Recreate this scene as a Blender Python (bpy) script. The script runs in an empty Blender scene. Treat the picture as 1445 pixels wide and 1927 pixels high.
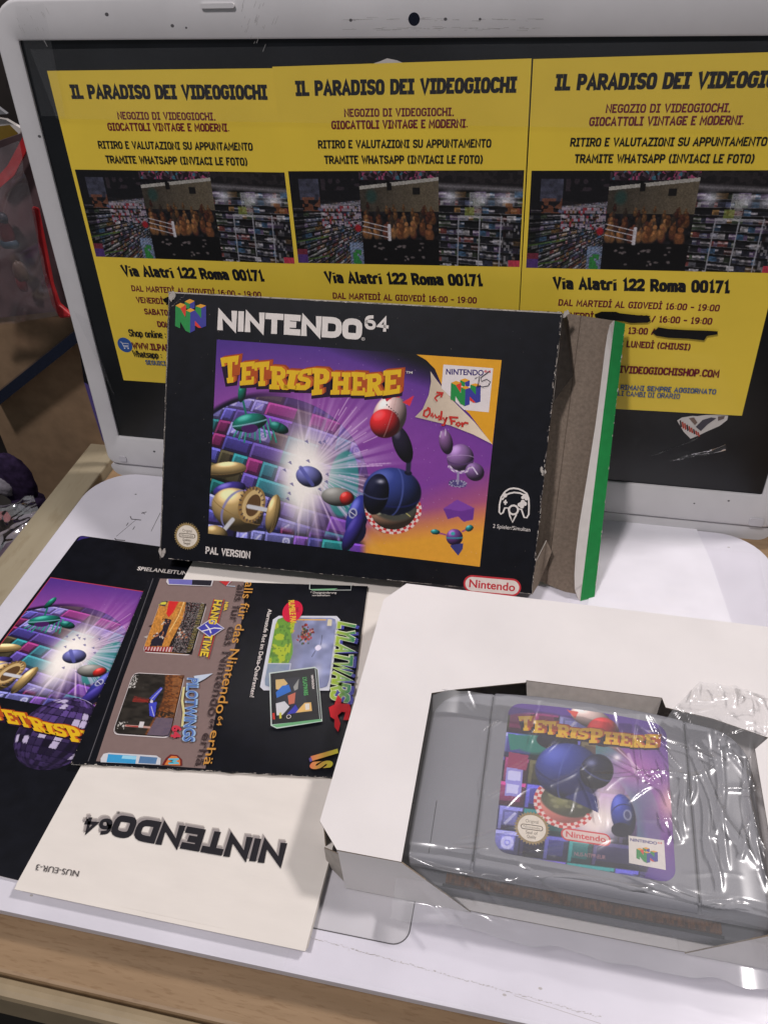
import bpy, math, random
import numpy as np
from mathutils import Matrix, Vector
from mathutils.geometry import tessellate_polygon

random.seed(5); rng = np.random.default_rng(5)
SC = bpy.context.scene
COL = SC.collection
MM = 0.001
X0 = 370.0                       # world origin: middle of the laptop, at its hinge line

# ------------------------------------------------------------------ camera
CAM_R = Matrix.Rotation(0.2046, 3, 'Z') @ Matrix.Rotation(0.0441, 3, 'Y') @ Matrix.Rotation(0.849, 3, 'X')
CAM_C = Vector((439.15 - X0, -338.43, 295.54))
FPX = 1493.1
cam = bpy.data.objects.new('camera', bpy.data.cameras.new('camera'))
COL.objects.link(cam)
cam.matrix_world = Matrix.Translation(CAM_C * MM) @ CAM_R.to_4x4()
cam.data.sensor_fit = 'VERTICAL'; cam.data.sensor_height = 24.0
cam.data.lens = 24.0 * FPX / 1927.0
cam.data.clip_start = 0.01; cam.data.clip_end = 30
SC.camera = cam

# ------------------------------------------------------------------ light
W = bpy.data.worlds.new('World'); SC.world = W; W.use_nodes = True
_nt = W.node_tree; _tc = _nt.nodes.new('ShaderNodeTexCoord'); _n = _nt.nodes.new('ShaderNodeTexNoise'); _r = _nt.nodes.new('ShaderNodeValToRGB')
_n.inputs['Scale'].default_value = 1.7; _n.inputs['Detail'].default_value = 4          # a cluttered, unevenly lit shop around the table
_nt.links.new(_tc.outputs['Generated'], _n.inputs['Vector']); _nt.links.new(_n.outputs[0], _r.inputs[0])
_r.color_ramp.elements[0].position = .36; _r.color_ramp.elements[0].color = (.045, .045, .052, 1)
_r.color_ramp.elements[1].position = .66; _r.color_ramp.elements[1].color = (.52, .55, .58, 1)
_nt.links.new(_r.outputs[0], _nt.nodes['Background'].inputs[0]); _nt.nodes['Background'].inputs[1].default_value = 0.70
def area(name, pos, aim, sx, sy, power, col):
    L = bpy.data.lights.new(name, 'AREA'); L.shape = 'RECTANGLE'; L.size = sx; L.size_y = sy
    L.energy = power; L.color = col
    o = bpy.data.objects.new(name, L); COL.objects.link(o)
    o.location = pos
    o.rotation_euler = (Vector(aim) - Vector(pos)).to_track_quat('-Z', 'Y').to_euler()
    return o
area('ceiling_lamp', (0.85, 0.30, 1.45), (0.05, -0.12, 0.0), .18, .18, 19, (1.0, .94, .93))
area('ceiling_lamp', (-0.42, -0.75, 1.65), (0.0, -0.1, 0.05), .16, .16, 21, (1.0, .94, .95))
SC.view_settings.view_transform = 'Standard'; SC.view_settings.look = 'None'
SC.view_settings.exposure = -0.30; SC.view_settings.gamma = 1.0
SC.view_settings.use_curve_mapping = False
SC.cycles.max_bounces = 10; SC.cycles.transparent_max_bounces = 24

# ------------------------------------------------------------------ helpers
def s2l(c):
    c = np.clip(np.asarray(c, float), 0, 1)
    return np.where(c <= .04045, c / 12.92, ((c + .055) / 1.055) ** 2.4)
def rgb(r, g, b): return tuple(s2l(np.array([r, g, b]) / 255.0))

class Plane:
    """A real flat surface: origin and two unit axes in millimetres."""
    def __init__(s, o, ex, ey):
        s.o = Vector(o); s.ex = Vector(ex).normalized(); s.ey = Vector(ey).normalized()
        s.n = s.ex.cross(s.ey).normalized()
        s.m = Matrix((( s.ex.x, s.ey.x, s.n.x, s.o.x*MM), (s.ex.y, s.ey.y, s.n.y, s.o.y*MM),
                      (s.ex.z, s.ey.z, s.n.z, s.o.z*MM), (0, 0, 0, 1)))
    def uv(s, p, d=0.0):
        """photo point -> place on this surface (mm), at height d above it"""
        r = CAM_R @ Vector(((p[0]-722.5)/FPX, -(p[1]-963.5)/FPX, -1.0))
        o = s.o + s.n * d
        t = (o - CAM_C).dot(s.n) / r.dot(s.n)
        q = CAM_C + r * t - o
        return (q.dot(s.ex), q.dot(s.ey))
    def p3(s, p, d=0.0):
        u = s.uv(p, d); return (u[0], u[1], d)
    def loc(s, w):
        q = Vector(w) - s.o; return (q.dot(s.ex), q.dot(s.ey), q.dot(s.n))
    def photo(s, U, V, d=0.0):
        P = (np.array(s.o)[:, None] + np.array(s.ex)[:, None]*U + np.array(s.ey)[:, None]*V + np.array(s.n)[:, None]*d)
        q = np.array(CAM_R.transposed()) @ (P - np.array(CAM_C)[:, None])
        return 722.5 + FPX*q[0]/-q[2], 963.5 - FPX*q[1]/-q[2]
    def sub(s, u, v, a, d=0.0):
        ex = s.ex*math.cos(a) + s.ey*math.sin(a); ey = -s.ex*math.sin(a) + s.ey*math.cos(a)
        return Plane(s.o + s.ex*u + s.ey*v + s.n*d, ex, ey)
def crop(x0, y0, k): return lambda x, y: (x0 + x/k, y0 + y/k)
A1, A2, A3 = crop(0, 0, 2.58), crop(480, 0, 2.779), crop(960, 0, 2.979)
A4, A5, A6 = crop(0, 520, 3.44), crop(300, 540, 2.89), crop(640, 560, 3.284)
A7, A8 = crop(980, 500, 3.108), crop(980, 900, 3.108)
B1, B2, B3 = crop(0, 960, 3.44), crop(160, 1060, 4.587), crop(420, 1080, 4.817)
B4, B5, B6 = crop(0, 1420, 2.258), crop(560, 1080, 2.676), crop(900, 1260, 2.651)
B7, B8 = crop(560, 1560, 1.633), crop(900, 1300, 3.6125)
def FLAT(z): return Plane((0, 0, z), (1, 0, 0), (0, 1, 0))

# ------------------------------------------------------------------ materials
def mat(name, col, rough=.5, spec=.5, noise=0.0, nscale=200, bump=0.0, bscale=900, coat=0.0, metal=0.0, stretch=None, trans=0.0, col2=None):
    m = bpy.data.materials.new(name); m.use_nodes = True
    nt = m.node_tree; b = nt.nodes['Principled BSDF']
    b.inputs['Base Color'].default_value = (*col, 1); b.inputs['Roughness'].default_value = rough
    b.inputs['Specular IOR Level'].default_value = spec; b.inputs['Coat Weight'].default_value = coat
    b.inputs['Metallic'].default_value = metal; b.inputs['Transmission Weight'].default_value = trans
    tc = nt.nodes.new('ShaderNodeTexCoord'); src = tc.outputs['Object']
    if stretch:
        mp = nt.nodes.new('ShaderNodeMapping'); mp.inputs['Scale'].default_value = stretch
        nt.links.new(src, mp.inputs[0]); src = mp.outputs[0]
    if noise or col2:
        n = nt.nodes.new('ShaderNodeTexNoise'); n.inputs['Scale'].default_value = nscale; n.inputs['Detail'].default_value = 6
        nt.links.new(src, n.inputs['Vector'])
        r = nt.nodes.new('ShaderNodeValToRGB'); nt.links.new(n.outputs[0], r.inputs[0])
        r.color_ramp.elements[0].position = .32; r.color_ramp.elements[1].position = .68
        r.color_ramp.elements[0].color = (*(col2 or tuple(c*(1-noise) for c in col)), 1)
        r.color_ramp.elements[1].color = (*(tuple(min(1, c*(1+noise*.5)) for c in col) if not col2 else col), 1)
        nt.links.new(r.outputs[0], b.inputs['Base Color'])
    if bump:
        n2 = nt.nodes.new('ShaderNodeTexNoise'); n2.inputs['Scale'].default_value = bscale; n2.inputs['Detail'].default_value = 4
        nt.links.new(src, n2.inputs['Vector'])
        bp = nt.nodes.new('ShaderNodeBump'); bp.inputs['Strength'].default_value = bump; bp.inputs['Distance'].default_value = .0006
        nt.links.new(n2.outputs[0], bp.inputs['Height']); nt.links.new(bp.outputs[0], b.inputs['Normal'])
    return m
def print_mat(name, rough, coat=0.0, wear=.06, spec=.5):
    """ink on paper: the printed colour is the mesh's colour layer, broken by a little uneven ink"""
    m = bpy.data.materials.new(name); m.use_nodes = True
    nt = m.node_tree; b = nt.nodes['Principled BSDF']
    a = nt.nodes.new('ShaderNodeAttribute'); a.attribute_name = 'ink'
    tc = nt.nodes.new('ShaderNodeTexCoord'); n = nt.nodes.new('ShaderNodeTexNoise')
    n.inputs['Scale'].default_value = 260; n.inputs['Detail'].default_value = 7; n.inputs['Roughness'].default_value = .7
    nt.links.new(tc.outputs['Object'], n.inputs['Vector'])
    mr = nt.nodes.new('ShaderNodeMapRange'); mr.inputs[1].default_value = .3; mr.inputs[2].default_value = .7
    mr.inputs[3].default_value = 1 - wear*1.5; mr.inputs[4].default_value = 1 + wear
    nt.links.new(n.outputs[0], mr.inputs[0])
    mx = nt.nodes.new('ShaderNodeMix'); mx.data_type = 'RGBA'; mx.blend_type = 'MULTIPLY'; mx.inputs[0].default_value = 1
    nt.links.new(a.outputs['Color'], mx.inputs[6]); nt.links.new(mr.outputs[0], mx.inputs[7])
    nt.links.new(mx.outputs[2], b.inputs['Base Color'])
    b.inputs['Roughness'].default_value = rough; b.inputs['Coat Weight'].default_value = coat
    b.inputs['Specular IOR Level'].default_value = spec
    b.inputs['Coat Roughness'].default_value = .25
    n2 = nt.nodes.new('ShaderNodeTexNoise'); n2.inputs['Scale'].default_value = 60; n2.inputs['Detail'].default_value = 3
    nt.links.new(tc.outputs['Object'], n2.inputs['Vector'])
    bp = nt.nodes.new('ShaderNodeBump'); bp.inputs['Strength'].default_value = .12; bp.inputs['Distance'].default_value = .001
    nt.links.new(n2.outputs[0], bp.inputs['Height']); nt.links.new(bp.outputs[0], b.inputs['Normal'])
    return m
def film_mat(name, amount=.12, rough=.06, haze=.03, tint=(1, 1, 1), ior=1.25):
    m = bpy.data.materials.new(name); m.use_nodes = True
    nt = m.node_tree; nt.nodes.clear()
    out = nt.nodes.new('ShaderNodeOutputMaterial')
    t = nt.nodes.new('ShaderNodeBsdfTransparent'); t.inputs[0].default_value = (*tint, 1)
    g = nt.nodes.new('ShaderNodeBsdfGlossy'); g.inputs['Roughness'].default_value = rough
    d = nt.nodes.new('ShaderNodeBsdfDiffuse'); d.inputs[0].default_value = (.85, .85, .88, 1)
    f = nt.nodes.new('ShaderNodeFresnel'); f.inputs[0].default_value = ior
    mm = nt.nodes.new('ShaderNodeMath'); mm.operation = 'MULTIPLY_ADD'; mm.inputs[1].default_value = 1.0; mm.inputs[2].default_value = amount*.4
    nt.links.new(f.outputs[0], mm.inputs[0]); mm.use_clamp = True
    m1 = nt.nodes.new('ShaderNodeMixShader'); m1.inputs[0].default_value = haze
    nt.links.new(t.outputs[0], m1.inputs[1]); nt.links.new(d.outputs[0], m1.inputs[2])
    m2 = nt.nodes.new('ShaderNodeMixShader')
    nt.links.new(mm.outputs[0], m2.inputs[0]); nt.links.new(m1.outputs[0], m2.inputs[1]); nt.links.new(g.outputs[0], m2.inputs[2])
    nt.links.new(m2.outputs[0], out.inputs[0])
    return m

M = {}
M['white_plastic'] = mat('white_plastic', (.66, .64, .70), .36, .5, noise=.06, nscale=35, bump=.02, bscale=400)
M['bezel_plastic'] = mat('bezel_plastic', (.63, .615, .62), .45, .4, noise=.08, nscale=28, bump=.03, bscale=400)
M['pad_plastic'] = mat('pad_plastic', (.55, .535, .56), .3, .5, noise=.05, nscale=40)
M['groove'] = mat('groove', (.10, .095, .10), .7, .2)
M['screen_black'] = mat('screen_black', (.008, .009, .011), .28, .4, noise=.5, nscale=25, bump=.02, bscale=60)
M['lens_black'] = mat('lens_black', (.008, .01, .02), .1, .6)
M['paper_white'] = mat('paper_white', (.75, .735, .78), .6, .25, noise=.04, nscale=60)
M['board_white'] = mat('board_white', (.75, .715, .705), .55, .25, noise=.05, nscale=28, bump=.16, bscale=40)
M['board_edge'] = mat('board_edge', (.28, .225, .17), .8, .1, noise=.3, nscale=600)
M['board_inner'] = mat('board_inner', (.42, .385, .35), .8, .1, noise=.1, nscale=300, bump=.08, bscale=1500)
M['manual_paper'] = mat('manual_paper', (.74, .69, .635), .6, .2, noise=.035, nscale=45, bump=.05, bscale=250, stretch=(1, 3, 1))
M['kraft'] = mat('kraft', (.235, .185, .145), .85, .1, noise=.18, nscale=700, bump=.1, bscale=1600)
M['box_black'] = mat('box_black', (.005, .0055, .009), .42, .24, noise=.3, nscale=150, bump=.04, bscale=90)
M['ink'] = print_mat('printed_ink', .45, .05, spec=.35)
M['ink_gloss'] = print_mat('printed_gloss_ink', .38, .06, wear=.04, spec=.32)
M['ink_matt'] = print_mat('printed_matt_ink', .6, 0, wear=.05, spec=.3)
M['cart_grey'] = mat('cart_grey', (.235, .235, .258), .48, .4, noise=.05, nscale=60, bump=.2, bscale=2600)
M['cart_low'] = mat('cart_low', (.12, .12, .135), .5, .4, noise=.07, nscale=60)
M['cart_dark'] = mat('cart_dark', (.03, .03, .033), .6, .3, noise=.2, nscale=300)
M['circuit'] = mat('circuit', (.15, .062, .018), .45, .4, noise=.6, nscale=420, stretch=(4, 1, 1))
M['film'] = film_mat('clear_film', .04, .2, .02)
M['bag'] = film_mat('crinkled_film', .14, .2, .11, ior=1.42)
M['green_card'] = mat('green_card', rgb(24, 130, 62), .45, .4, noise=.1, nscale=250)
M['white_card'] = mat('white_card', (.62, .58, .55), .5, .3, noise=.05, nscale=200)
def wood(name, c1, c2, stretch, scale, rough=.42, fleck=(.55, .45, .38, 1)):
    m = mat(name, c1, rough, .4, nscale=scale, stretch=stretch, col2=c2)
    nt = m.node_tree; b = nt.nodes['Principled BSDF']
    tc = nt.nodes['Texture Coordinate']
    mp = nt.nodes.new('ShaderNodeMapping'); mp.inputs['Scale'].default_value = tuple(q*7 if q < 5 else q*3.2 for q in stretch)
    n = nt.nodes.new('ShaderNodeTexNoise'); n.inputs['Scale'].default_value = scale*.9; n.inputs['Detail'].default_value = 3
    nt.links.new(tc.outputs['Object'], mp.inputs[0]); nt.links.new(mp.outputs[0], n.inputs['Vector'])
    r = nt.nodes.new('ShaderNodeValToRGB'); r.color_ramp.elements[0].position = .55; r.color_ramp.elements[1].position = .68
    r.color_ramp.elements[0].color = (1, 1, 1, 1); r.color_ramp.elements[1].color = fleck
    nt.links.new(n.outputs[0], r.inputs[0])
    old = b.inputs['Base Color'].links[0].from_socket
    mx = nt.nodes.new('ShaderNodeMix'); mx.data_type = 'RGBA'; mx.blend_type = 'MULTIPLY'; mx.inputs[0].default_value = .8
    nt.links.new(old, mx.inputs[6]); nt.links.new(r.outputs[0], mx.inputs[7]); nt.links.new(mx.outputs[2], b.inputs['Base Color'])
    return m
M['wood'] = wood('counter_wood', (.31, .205, .115), (.265, .172, .094), (1.0, 14, 1), 26, .42, (.80, .75, .70, 1))
M['rail_wood'] = wood('rail_wood', (.36, .31, .215), (.31, .26, .175), (9, 1.2, 1), 10, .45, (.85, .82, .78, 1))
M['moulding'] = mat('moulding', (.31, .24, .15), .35, .4, noise=.15, nscale=60)

# ------------------------------------------------------------------ object makers
def tag(o, label=None, cat=None, group=None, kind=None):
    if label: o['label'] = label
    if cat: o['category'] = cat
    if group: o['group'] = group
    if kind: o['kind'] = kind
    return o
def thing(name, label, cat, plane=None, group=None):
    o = bpy.data.objects.new(name, None); COL.objects.link(o)
    o.empty_display_size = .02
    o.matrix_world = plane.m if plane else Matrix.Identity(4)
    return tag(o, label, cat, group)
def obj(name, V, F, ms, parent=None, idx=None, smooth=False, bevel=0.0, plane=None):
    me = bpy.data.meshes.new(name)
    me.from_pydata([tuple(c*MM for c in v) for v in V], [], [tuple(f) for f in F])
    for m in (ms if isinstance(ms, (list, tuple)) else [ms]): me.materials.append(m)
    if idx is not None: me.polygons.foreach_set('material_index', idx)
    if smooth: me.polygons.foreach_set('use_smooth', [True]*len(me.polygons))
    me.update()
    o = bpy.data.objects.new(name, me); COL.objects.link(o)
    if parent: o.parent = parent
    elif plane: o.matrix_world = plane.m
    if bevel:
        md = o.modifiers.new('bevel', 'BEVEL'); md.width = bevel*MM; md.segments = 2; md.limit_method = 'ANGLE'
    return o
class MB:
    def __init__(s): s.V = []; s.F = []; s.I = []
    def add(s, V, F, i=0):
        k = len(s.V); s.V += [tuple(v) for v in V]; s.F += [tuple(a+k for a in f) for f in F]; s.I += [i]*len(F); return s
    def box(s, a, b, i=0):
        (x0, y0, z0), (x1, y1, z1) = a, b
        V = [(x, y, z) for z in (z0, z1) for y in (y0, y1) for x in (x0, x1)]
        return s.add(V, [(0, 2, 3, 1), (4, 5, 7, 6), (0, 1, 5, 4), (2, 6, 7, 3), (0, 4, 6, 2), (1, 3, 7, 5)], i)
    def prism(s, P, d0, d1, i=0, iside=None, ibot=None):
        """P outline in the plane, between heights d0 < d1"""
        n = len(P); ar = sum(P[k][0]*P[(k+1) % n][1]-P[(k+1) % n][0]*P[k][1] for k in range(n))
        if ar < 0: P = P[::-1]
        tri = tessellate_polygon([[Vector((p[0], p[1], 0)) for p in P]])
        V = [(p[0], p[1], d1) for p in P] + [(p[0], p[1], d0) for p in P]
        k = len(s.V); s.V += V
        for t in tri:
            a, b, c = t
            cr = (P[b][0]-P[a][0])*(P[c][1]-P[a][1])-(P[b][1]-P[a][1])*(P[c][0]-P[a][0])
            if cr < 0: b, c = c, b
            s.F.append((a+k, b+k, c+k)); s.I.append(i)
            s.F.append((c+k+n, b+k+n, a+k+n)); s.I.append(i if ibot is None else ibot)
        for a in range(n):
            b = (a+1) % n
            s.F.append((a+k+n, b+k+n, b+k, a+k)); s.I.append(i if iside is None else iside)
        return s
    def plate(s, Q, th, i=0, iback=None, iedge=None):
        """a bent-board panel from four or more 3-D corners, thickness th pushed along its back"""
        q = [Vector(v) for v in Q]
        n = (q[1]-q[0]).cross(q[2]-q[0]).normalized()
        k = len(s.V); m = len(q)
        s.V += [tuple(v) for v in q] + [tuple(v - n*th) for v in q]
        s.F.append(tuple(range(k, k+m))); s.I.append(i)
        s.F.append(tuple(range(k+2*m-1, k+m-1, -1))); s.I.append(i if iback is None else iback)
        for a in range(m):
            b = (a+1) % m
            s.F.append((k+a, k+a+m, k+b+m, k+b)); s.I.append(i if iedge is None else iedge)
        return s
    def build(s, name, ms, parent=None, **kw): return obj(name, s.V, s.F, ms, parent, s.I, **kw)
def rrect(x0, y0, x1, y1, r, n=8):
    if not isinstance(r, (list, tuple)): r = [r]*4
    out = []
    for (cx, cy, a0, rr) in ((x1-r[0], y1-r[0], 0, r[0]), (x0+r[1], y1-r[1], 90, r[1]), (x0+r[2], y0+r[2], 180, r[2]), (x1-r[3], y0+r[3], 270, r[3])):
        for k in range(n+1):
            a = math.radians(a0 + 90*k/n); out.append((cx+rr*math.cos(a), cy+rr*math.sin(a)))
    return out
def ell(cx, cy, rx, ry, n=40, rot=0.0):
    c, s = math.cos(rot), math.sin(rot); o = []
    for k in range(n):
        a = 2*math.pi*k/n; x, y = rx*math.cos(a), ry*math.sin(a); o.append((cx+c*x-s*y, cy+s*x+c*y))
    return o

_tc = {}
def text_geo(body, bold, spacing=1.0, shear=0.0):
    key = (body, bold, spacing, shear)
    if key not in _tc:
        cu = bpy.data.curves.new('t', 'FONT'); cu.body = body; cu.size = 1; cu.offset = bold; cu.fill_mode = 'FRONT'
        cu.resolution_u = 4; cu.space_character = spacing; cu.shear = shear
        o = bpy.data.objects.new('t', cu); COL.objects.link(o)
        dg = bpy.context.evaluated_depsgraph_get(); dg.update()
        me = bpy.data.meshes.new_from_object(o.evaluated_get(dg))
        V = np.array([v.co[:2] for v in me.vertices]).reshape(-1, 2); F = [tuple(p.vertices) for p in me.polygons]
        bpy.data.objects.remove(o); bpy.data.curves.remove(cu); bpy.data.meshes.remove(me)
        _tc[key] = (V, F)
    return _tc[key]
_cap = text_geo('H', 0.0)[0][:, 1].max()


# monoline lettering: glyph centre lines on a unit box; a third number rounds that corner
_o = [(.5, 0), (0, 0, .34), (0, 1, .34), (1, 1, .34), (1, 0, .34), (.5, 0)]
_low = [(.5, 0), (0, 0, .3), (0, .68, .3), (1, .68, .3), (1, 0, .3), (.5, 0)]
GL = {
 'A': (.62, [[(0, 0), (.5, 1), (1, 0)], [(.22, .3), (.78, .3)]]), 'B': (.56, [[(0, .5), (0, 1), (.85, 1, .22), (.85, .53, .2), (0, .53)], [(0, .53), (0, 0), (1, 0, .24), (1, .53, .2), (.5, .53)]]),
 'C': (.54, [[(1, .74), (1, 1, .3), (0, 1, .34), (0, 0, .34), (1, 0, .3), (1, .26)]]), 'D': (.58, [[(0, .5), (0, 1), (1, 1, .4), (1, 0, .4), (0, 0), (0, .5)]]),
 'E': (.46, [[(1, 1), (0, 1), (0, 0), (1, 0)], [(0, .52), (.85, .52)]]), 'F': (.46, [[(1, 1), (0, 1), (0, 0)], [(0, .5), (.85, .5)]]),
 'G': (.57, [[(1, .76), (1, 1, .3), (0, 1, .34), (0, 0, .34), (1, 0, .3), (1, .48), (.55, .48)]]), 'H': (.58, [[(0, 0), (0, 1)], [(1, 0), (1, 1)], [(0, .5), (1, .5)]]),
 'I': (.34, [[(.5, 0), (.5, 1)], [(0, 1), (1, 1)], [(0, 0), (1, 0)]]), '|': (.06, [[(.5, 0), (.5, 1)]]), 'J': (.46, [[(1, 1), (1, 0, .34), (0, 0, .3), (0, .25)]]),
 'K': (.56, [[(0, 0), (0, 1)], [(1, 1), (.12, .48), (1, 0)]]), 'L': (.44, [[(0, 1), (0, 0), (1, 0)]]), 'M': (.74, [[(0, 0), (0.04, 1), (.5, .3), (.96, 1), (1, 0)]]),
 'N': (.6, [[(0, 0), (0, 1), (1, 0), (1, 1)]]), 'O': (.57, [_o]), 'P': (.54, [[(0, 0), (0, 1), (1, 1, .3), (1, .42, .3), (0, .42)]]),
 'Q': (.57, [_o, [(.6, .25), (1, -.05)]]), 'R': (.57, [[(0, 0), (0, 1), (1, 1, .3), (1, .45, .3), (0, .45)], [(.45, .45), (1, 0)]]),
 'S': (.52, [[(1, .78), (1, 1, .26), (0, 1, .28), (0, .54, .24), (1, .46, .24), (1, 0, .28), (0, 0, .26), (0, .24)]]), 'T': (.54, [[(0, 1), (1, 1)], [(.5, 1), (.5, 0)]]),
 'U': (.57, [[(0, 1), (0, 0, .34), (1, 0, .34), (1, 1)]]), 'V': (.6, [[(0, 1), (.5, 0), (1, 1)]]), 'W': (.84, [[(0, 1), (.26, 0), (.5, .85), (.74, 0), (1, 1)]]),
 'X': (.56, [[(0, 1), (1, 0)], [(0, 0), (1, 1)]]), 'Y': (.56, [[(0, 1), (.5, .48), (1, 1)], [(.5, .48), (.5, 0)]]), 'Z': (.52, [[(0, 1), (1, 1), (0, 0), (1, 0)]]),
 'Ì': (.34, [[(.5, 0), (.5, 1)], [(0, 1), (1, 1)], [(0, 0), (1, 0)], [(.1, 1.42), (.7, 1.24)]]),
 '0': (.52, [_o]), '1': (.34, [[(0, .8), (.55, 1), (.55, 0)], [(0.05, 0), (1, 0)]]), '2': (.5, [[(0, .72), (0, 1, .3), (1, 1, .34), (1, .55, .2), (0, .12, .06), (0, 0), (1, 0)]]),
 '3': (.5, [[(0, 1), (1, 1, .3), (1, .53, .2), (.3, .53)], [(.5, .53), (1, .53, .2), (1, 0, .3), (0, 0)]]), '4': (.56, [[(.72, 0), (.72, 1), (0, .3), (1, .3)]]), '5': (.5, [[(1, 1), (0.05, 1), (0, .56), (1, .6, .3), (1, 0, .34), (0, 0)]]),
 '6': (.54, [[(.85, 1), (0, .9, .34), (0, 0, .34), (1, 0, .34), (1, .58, .3), (0, .58, .2), (0, .3)]]), '7': (.48, [[(0, 1), (1, 1), (.3, 0)]]), '8': (.54, [[(.5, .53), (.05, .53, .2), (.05, 1, .28), (.95, 1, .28), (.95, .53, .2), (.5, .53)], [(.5, .53), (0, .53, .2), (0, 0, .28), (1, 0, .28), (1, .53, .2), (.5, .53)]]),
 '9': (.54, [[(.15, 0), (1, .1, .34), (1, 1, .34), (0, 1, .34), (0, .42, .3), (1, .42, .2), (1, .7)]]),
 ':': (.1, [[(.5, .08), (.5, .2)], [(.5, .56), (.5, .68)]]), '.': (.1, [[(.5, -.02), (.5, .1)]]), ',': (.12, [[(.7, .1), (.2, -.16)]]), '-': (.34, [[(0, .45), (1, .45)]]), '/': (.4, [[(0, -.1), (1, 1.05)]]),
 '(': (.2, [[(1, 1.1), (0, .8, .3), (0, .15, .3), (1, -.15)]]), ')': (.2, [[(0, 1.1), (1, .8, .3), (1, .15, .3), (0, -.15)]]),
 'a': (.46, [[(0, .68), (1, .68, .26), (1, 0)], [(1, .38), (0, .38, .2), (0, 0, .2), (1, 0)]]), 'e': (.48, [[(0, .34), (1, .34), (1, .68, .3), (0, .68, .3), (0, 0, .3), (1, 0)]]), 'h': (.47, [[(0, 0), (0, 1)], [(0, .6), (1, .68, .28), (1, 0)]]),
 'i': (.1, [[(.5, 0), (.5, .7)], [(.5, .88), (.5, 1.02)]]), 'l': (.16, [[(.2, 1), (.2, 0, .1), (1, 0)]]), 'm': (.76, [[(0, 0), (0, .7)], [(0, .62), (.5, .68, .22), (.5, 0)], [(.5, .62), (1, .68, .22), (1, 0)]]), 'n': (.47, [[(0, 0), (0, .7)], [(0, .6), (1, .68, .28), (1, 0)]]),
 'o': (.5, [_low]), 'p': (.48, [[(0, -.3), (0, .7)], [(0, .68), (1, .68, .3), (1, 0, .3), (0, 0)]]), 'r': (.34, [[(0, 0), (0, .7)], [(0, .54), (.4, .68, .2), (1, .68)]]), 's': (.42, [[(1, .68), (0, .68, .2), (0, .36, .16), (1, .34, .16), (1, 0, .2), (0, 0)]]),
 't': (.34, [[(.35, .95), (.35, 0, .26), (1, 0)], [(0, .68), (1, .68)]]), ' ': (.20, [])}
def glyph_lines(t, gap, widen=1.0):
    """centre lines of a run of text, cap height 1, and its advance width"""
    x = 0.0; out = []
    for ch in t:
        w, L = GL[ch]; w *= widen
        for k, P in enumerate(L):
            pts = []
            n = len(P)
            for i, p in enumerate(P):
                if len(p) == 3 and 0 < i < n-1:
                    c = Vector((p[0]*w, p[1])); a = Vector((P[i-1][0]*w, P[i-1][1])); b = Vector((P[i+1][0]*w, P[i+1][1]))
                    ra = min(p[2], (a-c).length*.5); rb = min(p[2], (b-c).length*.5)
                    s_, e_ = c+(a-c).normalized()*ra, c+(b-c).normalized()*rb
                    for q in (0, .25, .5, .75, 1): pts.append((1-q)**2*s_+2*q*(1-q)*c+q*q*e_)
                else: pts.append(Vector((p[0]*w, p[1])))
            out.append((k, [(q.x+x, q.y) for q in pts], x, x+w))
        x += w+gap
    return out, x-gap

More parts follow.
